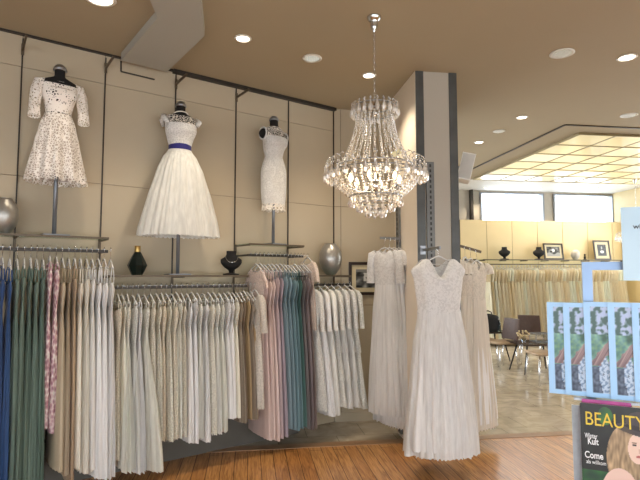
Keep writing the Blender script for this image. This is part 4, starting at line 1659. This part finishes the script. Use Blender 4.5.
p = bshelf(505); bust('necklace_bust', p, B - 0.5, 12.5 * p.y / F, 'black bust standing alone, left of the framed pictures on the far shelf', 'busts on the far shelf', lace=False)
p = bshelf(539.5); bust('necklace_bust', p, B - 0.7, 12.5 * p.y / F, 'black bust beside the landscape picture on the far shelf', 'busts on the far shelf', lace=False)
p = bshelf(554.5); k_ = p.y / F
picture('framed_picture', p, B, 21 * k_, 16.5 * k_, 0.05, 'landscape framed black and white photo on the far shelf', 1, tilt=R(-8), frame='2b241e')
p = bshelf(603.5)
picture('framed_picture', p, B, 18 * k_, 20 * k_, 0.07, 'upright framed black and white photo on the far shelf', 2, tilt=R(-8), frame='2b241e')
p = bshelf(576); vase(p, 4.3 * k_, 10 * k_, 'small pale grey vase between the two pictures on the far shelf', plain('pale_glaze', 'b5aea2', 0.4, 0.2, 0.2, 60))
p = bshelf(585.5)
t = thing('figurine', 'tiny dark figurine beside the pale vase on the far shelf', 'ornament', p, B)
mb = MB(); mb.lathe([(0.05, 0), (0.05, 0.012), (0.02, 0.02), (0.03, 0.05), (0.022, 0.09), (0.008, 0.1)], 16); mb.build('body', M_BLACK, t)
mb = MB(); mb.ball((0, 0, 0.122), 0.024, 12, 8); mb.build('head', M_BLACK, t)

# the long row of cream gowns: six patterns, copied
protos = []
row_cols = ['dccdab', 'e6dcc3', 'dfd1b2', 'ece4cf', 'd6c49d', 'e2d7bc']
GL = 'cream gown packed among its like on the long rail at the far wall'
for i in range(6):
    st = ('tulle', 'satin', 'lace', 'tulle', 'satin', 'tulle')[i]
    H = ZRB - 0.06
    t = thing('bridal_gown', GL, 'dress', (0, 0, 0.06), 0, 'far row of cream gowns')
    mb = MB(); mb.tube([(0, -.17, H - .13), (0, -.03, H - .085), (0, 0, H - .07), (0, 0, H + 0.012)], 0.006, 5); mb.tube([(0, .17, H - .13), (0, .03, H - .085), (0, 0, H - .07)], 0.006, 5)
    mb.build('hanger', M_PLASTIC, t)
    zt = H - 0.10 - 0.02 * (i % 3)
    zw = zt - 0.30
    mb = MB()
    mb.loft([(zt, 0.018, 0.13, 0), (zt - 0.06, 0.033, 0.17, 0.06), (zw, 0.026, 0.125, 0.08)], seg=24, k=6, seed=i, rings=6, cap=False)
    mb.build('bodice', fabric(row_cols[(i + 3) % 6], 'lace'), t)
    mb = MB()
    mb.loft([(zw, 0.026, 0.125, 0.08), (zw * 0.5, 0.042, 0.2, 0.14), (0, 0.055, 0.26, 0.16)], seg=40, k=11, seed=i + 20, rings=8)
    mb.build('skirt', fabric(row_cols[i], st), t)
    protos.append(t)
x = xs0 + 0.12
i = 0
first = set()
while x < 9.2:
    j = rng.randrange(6)
    if j not in first:
        o = protos[j]; first.add(j)
    else:
        o = copy_tree(protos[j])
    q = BK(x, YS - 0.14)
    o.location = (q.x, q.y, 0.06)
    o.rotation_euler = (0, 0, B + R(rng.uniform(-4, 4)))
    x += rng.uniform(0.072, 0.088)
    i += 1
for j in range(6):
    if j not in first:
        protos[j].location = BK(9.3, YS - 0.14, 0.06)

# ------------------------------------------------------------------ chairs and tables
M_LEATH = plain('brown_leather', '4a352b', 0.5, 0, 0.12, 20, 0.2, 50)
M_SEAT = plain('beige_seat', 'a08a70', 0.6, 0, 0.1, 20)
M_TOP = plain('dark_table_top', '33261f', 0.25, 0, 0.15, 6)


def chair(p, rz, label):
    """faces local -y; seat 0.46"""
    t = thing('dining_chair', label, 'chair', p, rz, 'brown leather chairs at the low tables')
    mb = MB(); mb.loft([(0.485, 0.19, 0.19, 0), (0.48, 0.22, 0.215, 0), (0.455, 0.225, 0.22, 0), (0.44, 0.205, 0.2, 0)], seg=40, k=2, rings=6, cap=True)
    # squarer outline
    nv = []
    for (x_, y_, z_) in mb.v:
        m = max(abs(x_), abs(y_), 1e-6); r_ = math.hypot(x_, y_)
        f_ = (r_ / m) ** 0.75
        nv.append((x_ * f_, y_ * f_, z_))
    mb.v = nv
    mb.build('seat', M_SEAT, t)
    mb = MB()
    vs, fs = [], []
    nx_, nz_ = 8, 8
    for side in (0, 1):
        for jz in range(nz_ + 1):
            for ix in range(nx_ + 1):
                u, v = ix / nx_ * 2 - 1, jz / nz_
                vs.append((u * (0.205 - 0.012 * v * v), 0.20 + 0.055 * v - 0.028 * (u * u) + (0.03 if side else 0), 0.50 + 0.37 * v))
    K = (nx_ + 1) * (nz_ + 1)
    for jz in range(nz_):
        for ix in range(nx_):
            a = jz * (nx_ + 1) + ix
            fs.append((a, a + 1, a + nx_ + 2, a + nx_ + 1)); fs.append((K + a, K + a + nx_ + 1, K + a + nx_ + 2, K + a + 1))
    edge = [i_ for i_ in range(nx_ + 1)] + [(j + 1) * (nx_ + 1) + nx_ for j in range(nz_)] + [nz_ * (nx_ + 1) + i_ for i_ in range(nx_ - 1, -1, -1)] + [j * (nx_ + 1) for j in range(nz_ - 1, 0, -1)]
    for q_ in range(len(edge)):
        a, b_ = edge[q_], edge[(q_ + 1) % len(edge)]
        fs.append((b_, a, a + K, b_ + K))
    mb.add(vs, fs); mb.build('backrest', M_LEATH, t, sharp=40)
    for sx in (-1, 1):
        mb = MB(); mb.tube([(sx * 0.17, 0.18, 0.45), (sx * 0.17, 0.235, 0.60)], 0.011, 8); mb.build('back_support', M_CHROME, t)
        for sy in (-1, 1):
            mb = MB(); mb.tube([(sx * 0.17, sy * 0.16, 0.445), (sx * 0.20, sy * 0.19, 0.0)], 0.011, 8); mb.build('leg', M_CHROME, t)
    return t


def table(p, rz, w, d, h, label):
    t = thing('low_table', label, 'table', p, rz)
    mb = MB(); mb.box((0, 0, h - 0.014), (w, d, 0.028)); mb.build('table_top', M_TOP, t, smooth=False)
    for sx in (-1, 1):
        for sy in (-1, 1):
            mb = MB(); mb.tube([(sx * (w / 2 - 0.14), sy * (d / 2 - 0.12), h - 0.026), (sx * (w / 2 - 0.03), sy * (d / 2 - 0.03), 0)], [0.016, 0.011], 8)
            mb.build('leg', M_BLACK, t)
    return t


def at_d(px, y):                               # ground point at px, y metres deep
    q = at_y(px, 275, y)
    return Vector((q.x, q.y, 0))


chair(at_d(499.5, 9.0), R(-72), 'brown leather chair seen side-on between the far and the near low table')
chair(at_d(529, 9.55), R(200 + 0), 'brown leather chair with its back to the cream gowns behind the near table').rotation_euler.z = R(-16)
chair(at_d(494, 8.85), R(-80), 'chair with a beige seat partly hidden by the ivory gown') if False else None
chair(at_d(541, 7.75), R(-84), 'chair with a beige seat in front of the near low table beside the brochures')
TH = 0.50
table(at_d(533, 8.7), B, 0.75, 0.55, TH, 'dark low table with splayed legs beside the brochures')
table(at_d(484, 9.9), B, 0.8, 0.55, 0.56, 'dark low table behind the gowns right of the column')
chair(at_d(482, 9.3), R(95), 'chair with a beige seat half hidden behind the outermost ivory gown')
# on the tables
q = at_d(522, 8.65); q.z = TH
t = thing('flower_vase', 'small glass vase with pale dried flowers on the near low table', 'vase', q, 0)
mb = MB(); mb.lathe([(0.025, 0), (0.04, 0.03), (0.03, 0.08), (0.034, 0.09)], 16, cap=False); mb.build('glass', M_PANE, t)
mb = MB()
for k in range(16):
    a = rng.uniform(0, 6.28); r_ = rng.uniform(0.03, 0.12); hh = rng.uniform(0.1, 0.2)
    mb.tube([(0, 0, 0.02), (r_ * 0.4 * math.cos(a), r_ * 0.4 * math.sin(a), hh * 0.6), (r_ * math.cos(a), r_ * math.sin(a), hh)], 0.003, 4)
    mb.ball((r_ * math.cos(a), r_ * math.sin(a), hh), rng.uniform(0.012, 0.022), 7, 5, 1)
mb.build('flowers', [plain('stem_tan', '8c7650', 0.8), plain('petal_cream', 'cbb890', 0.8)], t)
q = at_d(538, 8.75); q.z = TH
t = thing('glass_box', 'glass display box with a silver rim on the near low table', 'box', q, B)
mb = MB()
mb.box((0, 0, 0.075), (0.26, 0.2, 0.13)); mb.build('glass', M_PANE, t, smooth=False)
mb = MB()
for z_ in (0.006, 0.145):
    for y_ in (-0.1, 0.1): mb.box((0, y_, z_), (0.27, 0.01, 0.012))
    for x_ in (-0.13, 0.13): mb.box((x_, 0, z_), (0.01, 0.21, 0.012))
for x_ in (-0.13, 0.13):
    for y_ in (-0.1, 0.1): mb.box((x_, y_, 0.075), (0.008, 0.008, 0.15))
mb.build('rim', M_STEEL, t, smooth=False)
q = at_d(487, 9.75); q.z = 0.56
t = thing('handbag', 'rounded black handbag on the low table behind the gowns', 'bag', q, B)
mb = MB(); mb.loft([(0.34, 0.06, 0.05, 0), (0.30, 0.2, 0.1, 0.02), (0.18, 0.24, 0.12, 0.02), (0.05, 0.22, 0.12, 0), (0.0, 0.2, 0.1, 0)], seg=36, k=5, rings=16, cap=True); mb.build('body', M_BLACK, t)
mb = MB(); mb.tube([(-0.08, 0, 0.30), (-0.07, 0, 0.37), (0, 0, 0.40), (0.07, 0, 0.37), (0.08, 0, 0.30)], 0.01, 8); mb.build('handle', M_BLACK, t)
q = at_d(497.5, 9.7); q.z = 0.56
t = thing('water_bottle', 'clear water bottle on the far low table beside the handbag', 'bottle', q, 0)
mb = MB(); mb.lathe([(0.035, 0), (0.04, 0.01), (0.04, 0.14), (0.018, 0.20), (0.015, 0.23)], 18); mb.build('body', glass('bottle_plastic', 'cfe3e8', 0.05, 0.3), t)
mb = MB(); mb.lathe([(0.017, 0.23), (0.017, 0.25)], 14); mb.build('cap', M_WHITE, t)

# ------------------------------------------------------------------ brochure stand in front at the right
SA = at_y(546, 302, 1.62)
SB_ = at_y(640, 304, 1.51)
SD = Vector((SB_.x - SA.x, SB_.y - SA.y, 0))
ANG_S = math.atan2(SD.y, SD.x)
SD.normalize()
SN = Vector((SD.y, -SD.x, 0))                  # towards the camera
zb0, zb1 = z_of(392.5, SA), z_of(302, SA)


def ST(px, off, py=300):                               # x along the stand seen at px on the plane off metres nearer than the brochures
    o_ = SA + SN * off
    t_ = (px - 320) / F * math.cos(PITCH) if False else None
    d = ray(px, py)
    # intersect in plan
    den = d.x * SN.x + d.y * SN.y
    m = ((o_ - CAM).x * SN.x + (o_ - CAM).y * SN.y) / den
    p_ = CAM + d * m
    return (p_ - o_).dot(SD), m, p_


M_FRAME = plain('stand_blue_grey', '8299b8', 0.35, 0.4, 0.05)
base = Vector((SA.x, SA.y, 0)) - SN * 0.03
stand = thing('display_stand', 'blue grey metal display stand holding the brochures and the magazine', 'display stand', base, ANG_S)
xp, _, pp = ST(588, -0.03)
x_end = 0.62
ztopf = z_of(262, pp)
fw = 9.0 * pp.y / F
mb = MB(); mb.box((xp, 0, ztopf / 2), (fw, 0.02, ztopf)); mb.build('post', M_FRAME, stand, smooth=False)
mb = MB(); mb.box((x_end, 0, ztopf / 2), (fw, 0.02, ztopf)); mb.build('post', M_FRAME, stand, smooth=False)
mb = MB(); mb.box(((xp + x_end) / 2, 0, ztopf - fw * 0.45), (x_end - xp - fw, 0.02, fw * 0.9)); mb.build('top_bar', M_FRAME, stand, smooth=False)
mb = MB()
for x_ in (xp, x_end):
    mb.box((x_, 0, 0.012), (0.05, 0.42, 0.024))
mb.box(((xp + x_end) / 2, 0, 0.03), (x_end - xp, 0.03, 0.03))
mb.build('base', M_FRAME, stand, smooth=False)
# ledge that carries the brochures
mb = MB()
zl = zb0 - 0.002
mb.box((0.34, -0.045, zl - 0.003), (0.54, 0.04, 0.004)); mb.box((0.34, -0.066, zl - 0.002), (0.54, 0.003, 0.007))
mb.build('brochure_ledge', M_STEEL, stand, smooth=False)
xi, _, pi_ = ST(625.5, -0.02)
mb = MB(); mb.box((xi, -0.012, 0.95 + 0.15), (0.009, 0.008, 0.33)); mb.build('inner_rod', M_DARK, stand, smooth=False)
# ledge for the magazine
zmag1 = z_of(405.5, at_y(580, 405, 1.5))
mh = 0.29
zmag0 = zmag1 - mh
mb = MB()
mb.box((0.33, -0.035, zmag0 - 0.006), (0.52, 0.09, 0.006)); mb.box((0.33, -0.08, zmag0 + 0.004), (0.52, 0.003, 0.026))
mb.build('magazine_ledge', M_STEEL, stand, smooth=False)


def brochure_print(seed):
    def fn(u, v):
        white = (160, 203, 243)
        mx_, my_ = 0.15, 0.052
        if u < mx_ or u > 1 - mx_ or v < my_ or v > 1 - my_:
            return white
        x_ = (u - mx_) / (1 - 2 * mx_)
        y_ = (v - my_) / (1 - 2 * my_)
        g = nz(x_ * 1.2, y_ * 3, 3.2, 2.0)
        g2 = nz(x_ * 1.6, y_ * 4, 4.0, 5.0)
        g3 = nz(x_ * 2, y_ * 5, 6.0, 8.0)
        if y_ > 0.68:                             # leaves against the sky
            w_ = min(1, max(0, (g2 + 0.5 * g3 + 0.15) * 3))
            c = [48 + 120 * w_, 84 + 100 * w_, 78 + 140 * w_]
        else:
            c = [92 + 90 * g + 30 * g3, 138 + 90 * g + 30 * g3, 122 + 90 * g]
        if 0.30 < y_ < 0.72 and x_ > 0.62 + 0.3 * g:
            c = [160, 178, 214]
        if y_ < 0.60 and x_ > 0.62 - 0.5 * (0.6 - y_) + 0.15 * g2:      # dusty pink figure
            c = [172 + 24 * g3, 146 + 20 * g3, 164 + 20 * g3]
        if y_ < 0.42 and x_ > 0.18 + 0.1 * g and x_ < 0.62 + 0.2 * math.sin(y_ * 11):
            w_ = 1 if g3 > -0.05 else 0
            c = [112 + 70 * w_, 138 + 62 * w_, 172 + 50 * w_]
        if y_ < 0.30 and x_ < 0.22 + 0.15 * g2 + 0.05:
            c = [62 + 60 * g3, 76 + 60 * g3, 100 + 60 * g3]
        # long brown hair and sleeve falling from the upper right to the lower left
        hx = 0.10 + 1.9 * (y_ - 0.33)
        if 0.31 < y_ < 0.66 and abs(x_ - hx + 0.12 * g2) < 0.19 - 0.3 * abs(y_ - 0.45):
            w_ = nz(x_ * 9 - y_ * 14, y_ * 2, 2.4, 9)
            c = [134 + 60 * w_, 108 + 55 * w_, 110 + 50 * w_]
        if ((x_ - 0.76) * 1.0) ** 2 + ((y_ - 0.63) * 2.4) ** 2 < 0.016:
            c = [196, 158, 154]
        return tuple(c)
    return fn


bw = 0.128
for i, px in enumerate((546.5, 562.5, 583, 607, 631, 656, 681)):
    off = 0.004 + i * 0.0035
    x_, _, _ = ST(px, off - 0.0)
    o = print_mesh('brochure', bw, zb1 - zb0 + (0.004 if i > 1 else 0), 46, 110, brochure_print(i), None, (0, 0, 0), 0.0018)
    w_ = SA + SD * x_ + SN * off
    o.location = (w_.x, w_.y, zb0)
    o.rotation_euler = (0, 0, ANG_S)
    tag(o, ['pale blue brochure with a garden bride, leftmost and lowest of the fan', 'pale blue brochure with a garden bride, second from the left', 'pale blue brochure with a garden bride, in front of the stand post',
            'pale blue brochure with a garden bride, fourth from the left', 'pale blue brochure with a garden bride, cut by the right edge of the photo', 'pale blue brochure just past the right edge', 'pale blue brochure, last of the row past the edge'][i],
        'brochure', 'brochures on the display stand')

# magazine
MX, _, mp_ = ST(580, 0.055, 410)


def ell(u, v, cx, cy, rx, ry, rot=0):
    du, dv = u - cx, v - cy
    c_, s_ = math.cos(rot), math.sin(rot)
    a_, b2 = du * c_ + dv * s_, -du * s_ + dv * c_
    return (a_ / rx) ** 2 + (b2 / ry) ** 2


def cover(u, v):
    u += 0.065
    y_ = 1 - v                                   # from the top
    g = nz(u * 3, v * 3, 3, 1)
    c = [18 + 14 * g, 24 + 16 * g, 24 + 12 * g]
    if ell(u, y_, 0.37, 0.11, 0.09, 0.09) < 1:
        c = [40 + 30 * g, 96 + 40 * g, 44]
    if y_ > 0.66 and u < 0.6 - 0.2 * g:
        c = [30 + 20 * g, 84 + 40 * g, 42]
    w_ = nz(u * 16, v * 5, 2.2, 4)
    if ell(u, y_, 0.62, 0.50, 0.25, 0.34, 0.12) < 1 and u > 0.34:
        c = [158 + 60 * w_, 134 + 52 * w_, 104 + 42 * w_]
    if ell(u, y_, 0.98, 0.55, 0.16, 0.30) < 1:
        c = [96 + 50 * w_, 76 + 42 * w_, 60 + 36 * w_]
    if y_ > 0.55 and ell(u, y_, 0.52, 0.86, 0.22, 0.25) < 1:
        c = [222, 190, 178]
    if y_ > 0.86 and u > 0.5:
        c = [200, 214, 222]
    if ell(u, y_, 0.74, 0.395, 0.115, 0.150, 0.15) < 1:
        c = [226, 196, 180]
        if ell(u, y_, 0.70, 0.365, 0.026, 0.010) < 1 or ell(u, y_, 0.80, 0.375, 0.024, 0.010) < 1:
            c = [52, 44, 44]
        if ell(u, y_, 0.70, 0.343, 0.034, 0.006) < 1 or ell(u, y_, 0.80, 0.353, 0.030, 0.006) < 1:
            c = [120, 92, 72]
        if ell(u, y_, 0.755, 0.42, 0.012, 0.026) < 1:
            c = [204, 166, 150]
        if ell(u, y_, 0.745, 0.475, 0.034, 0.012) < 1:
            c = [178, 92, 92]
    if ell(u, y_, 0.74, 0.225, 0.26, 0.05, 0.15) < 1 or ell(u, y_, 0.78, 0.15, 0.17, 0.11, 0.1) < 1:
        c = [66 + 14 * g, 56 + 12 * g, 54]
    if ell(u, y_, 0.76, 0.205, 0.18, 0.022, 0.15) < 1:
        c = [34, 28, 30]
    return tuple(c)


mw = 0.215
mw_pos = SA + SD * MX + SN * 0.055
t = thing('fashion_magazine', 'dark magazine titled BEAUTY with a blonde woman in a hat on the cover', 'magazine', (mw_pos.x, mw_pos.y, zmag0), ANG_S)
print_mesh('cover', mw, mh, 130, 170, cover, t, (0, 0, 0), 0.006)
M_YEL = plain('cover_yellow', 'e0c33a', 0.4)
M_LET = plain('cover_white', 'eef0f2', 0.4)
M_PINK = plain('cover_pink', 'b0418a', 0.4)
RX = (PI / 2, 0, 0)
text_mesh('BEAUTY', 0.056, t, M_YEL, (0.011, -0.0012, mh - 0.062), RX, 'title', sx=0.76)
text_mesh('Winter', 0.020, t, M_LET, (0.010, -0.0012, mh - 0.100), RX, 'headline', sx=0.56, bold=0.0002)
text_mesh('Kult', 0.027, t, M_LET, (0.017, -0.0012, mh - 0.118), RX, 'headline', sx=0.62, bold=0.0005)
text_mesh('Come', 0.027, t, M_LET, (0.008, -0.0012, mh - 0.158), RX, 'headline', sx=0.72, bold=0.0004)
text_mesh('als willkom', 0.016, t, M_LET, (0.012, -0.0012, mh - 0.174), RX, 'headline', sx=0.72)
# the magazines behind it
for off, dx, dz, hx, lbl, m_ in ((0.042, 0.006, 0.009, 'b0418a', 'magazine with a pink top edge directly behind the dark magazine', 0.128), (0.030, -0.022, -0.015, 'a9b3bd', 'pale grey magazine sticking out left of the dark magazine', 0.215)):
    w_ = SA + SD * (MX + dx) + SN * off
    mb = MB(); mb.box((m_ / 2, 0.003, (mh + dz) / 2), (m_, 0.006, mh + dz))
    o = mb.build('magazine', plain('paper_' + hx, hx, 0.4, var=0.15, scale=30), smooth=False)
    o.location = (w_.x, w_.y, zmag0); o.rotation_euler = (0, 0, ANG_S)
    tag(o, lbl, 'magazine', 'magazines behind the dark one')

# pale blue sign clipped to the stand
xs_, _, ps_ = ST(624.5, 0.02)
zs0, zs1 = z_of(280.5, ps_), z_of(207.5, ps_)
w_ = SA + SD * xs_ + SN * 0.02
t = thing('sign_panel', 'pale blue sign panel at the right edge above the brochures', 'sign', (w_.x, w_.y, zs0), ANG_S)
mb = MB(); mb.box((0.15, 0.004, (zs1 - zs0) / 2), (0.30, 0.006, zs1 - zs0)); mb.build('panel', plain('sign_blue', 'bcd8ea', 0.3, var=0.01), t, smooth=False)
mb = MB(); mb.box((0.15, 0.03, 0.012), (0.03, 0.05, 0.02)); mb.box((0.15, 0.045, -0.01), (0.03, 0.012, 0.06)); mb.build('clip', M_STEEL, t, smooth=False)
text_mesh('wi', 0.022, t, plain('sign_ink', '3c4650', 0.6), (0.030, 0.0002, (zs1 - zs0) * 0.70), RX, 'lettering', bold=0.0002)

# ------------------------------------------------------------------ light
def lamp(name, kind, loc, energy, col, **k):
    d = bpy.data.lights.new(name, kind)
    d.energy = energy
    d.color = col
    for a_, v_ in k.items():
        setattr(d, a_, v_)
    o = bpy.data.objects.new(name, d)
    COL.objects.link(o)
    o.location = loc
    return o


for p_, r_ in lampspots:
    pw = 70 if r_ < 0.04 else (68 if p_.y > 3.3 and r_ < 0.08 else 30)
    lamp('downlight_beam', 'SPOT', p_ + Vector((0, 0, -0.03)), pw, (1.0, 0.84, 0.64), spot_size=R(115), spot_blend=0.7, shadow_soft_size=0.04)
lamp('chandelier_glow', 'POINT', (CH.x, CH.y, zc(181)), 7, (1.0, 0.78, 0.5), shadow_soft_size=0.12)
lamp('chandelier_glow', 'POINT', (CH2.x, CH2.y, zc(181)), 7, (1.0, 0.78, 0.5), shadow_soft_size=0.12)

w = bpy.data.worlds.new('daylight')
sc.world = w
w.use_nodes = True
bg = w.node_tree.nodes['Background']
bg.inputs['Color'].default_value = (0.90, 0.95, 1.0, 1)
bg.inputs['Strength'].default_value = 6.5

cam = bpy.data.cameras.new('camera')
cam.sensor_width = 36
cam.lens = 36 * F / 640
cam.clip_start = 0.05
for _o in COL.objects:
    if 'label' in _o and len(_o['label'].split()) > 16:
        print('LONG', _o['label'])
co = bpy.data.objects.new('camera', cam)
COL.objects.link(co)
co.location = CAM
co.rotation_euler = (PI / 2 + PITCH, 0, 0)
sc.camera = co
vs_ = sc.view_settings
sc.display_settings.display_device = 'sRGB'
vs_.view_transform = 'Standard'
vs_.look = 'None'
vs_.gamma = 1
vs_.use_curve_mapping = False
vs_.exposure = 0.0
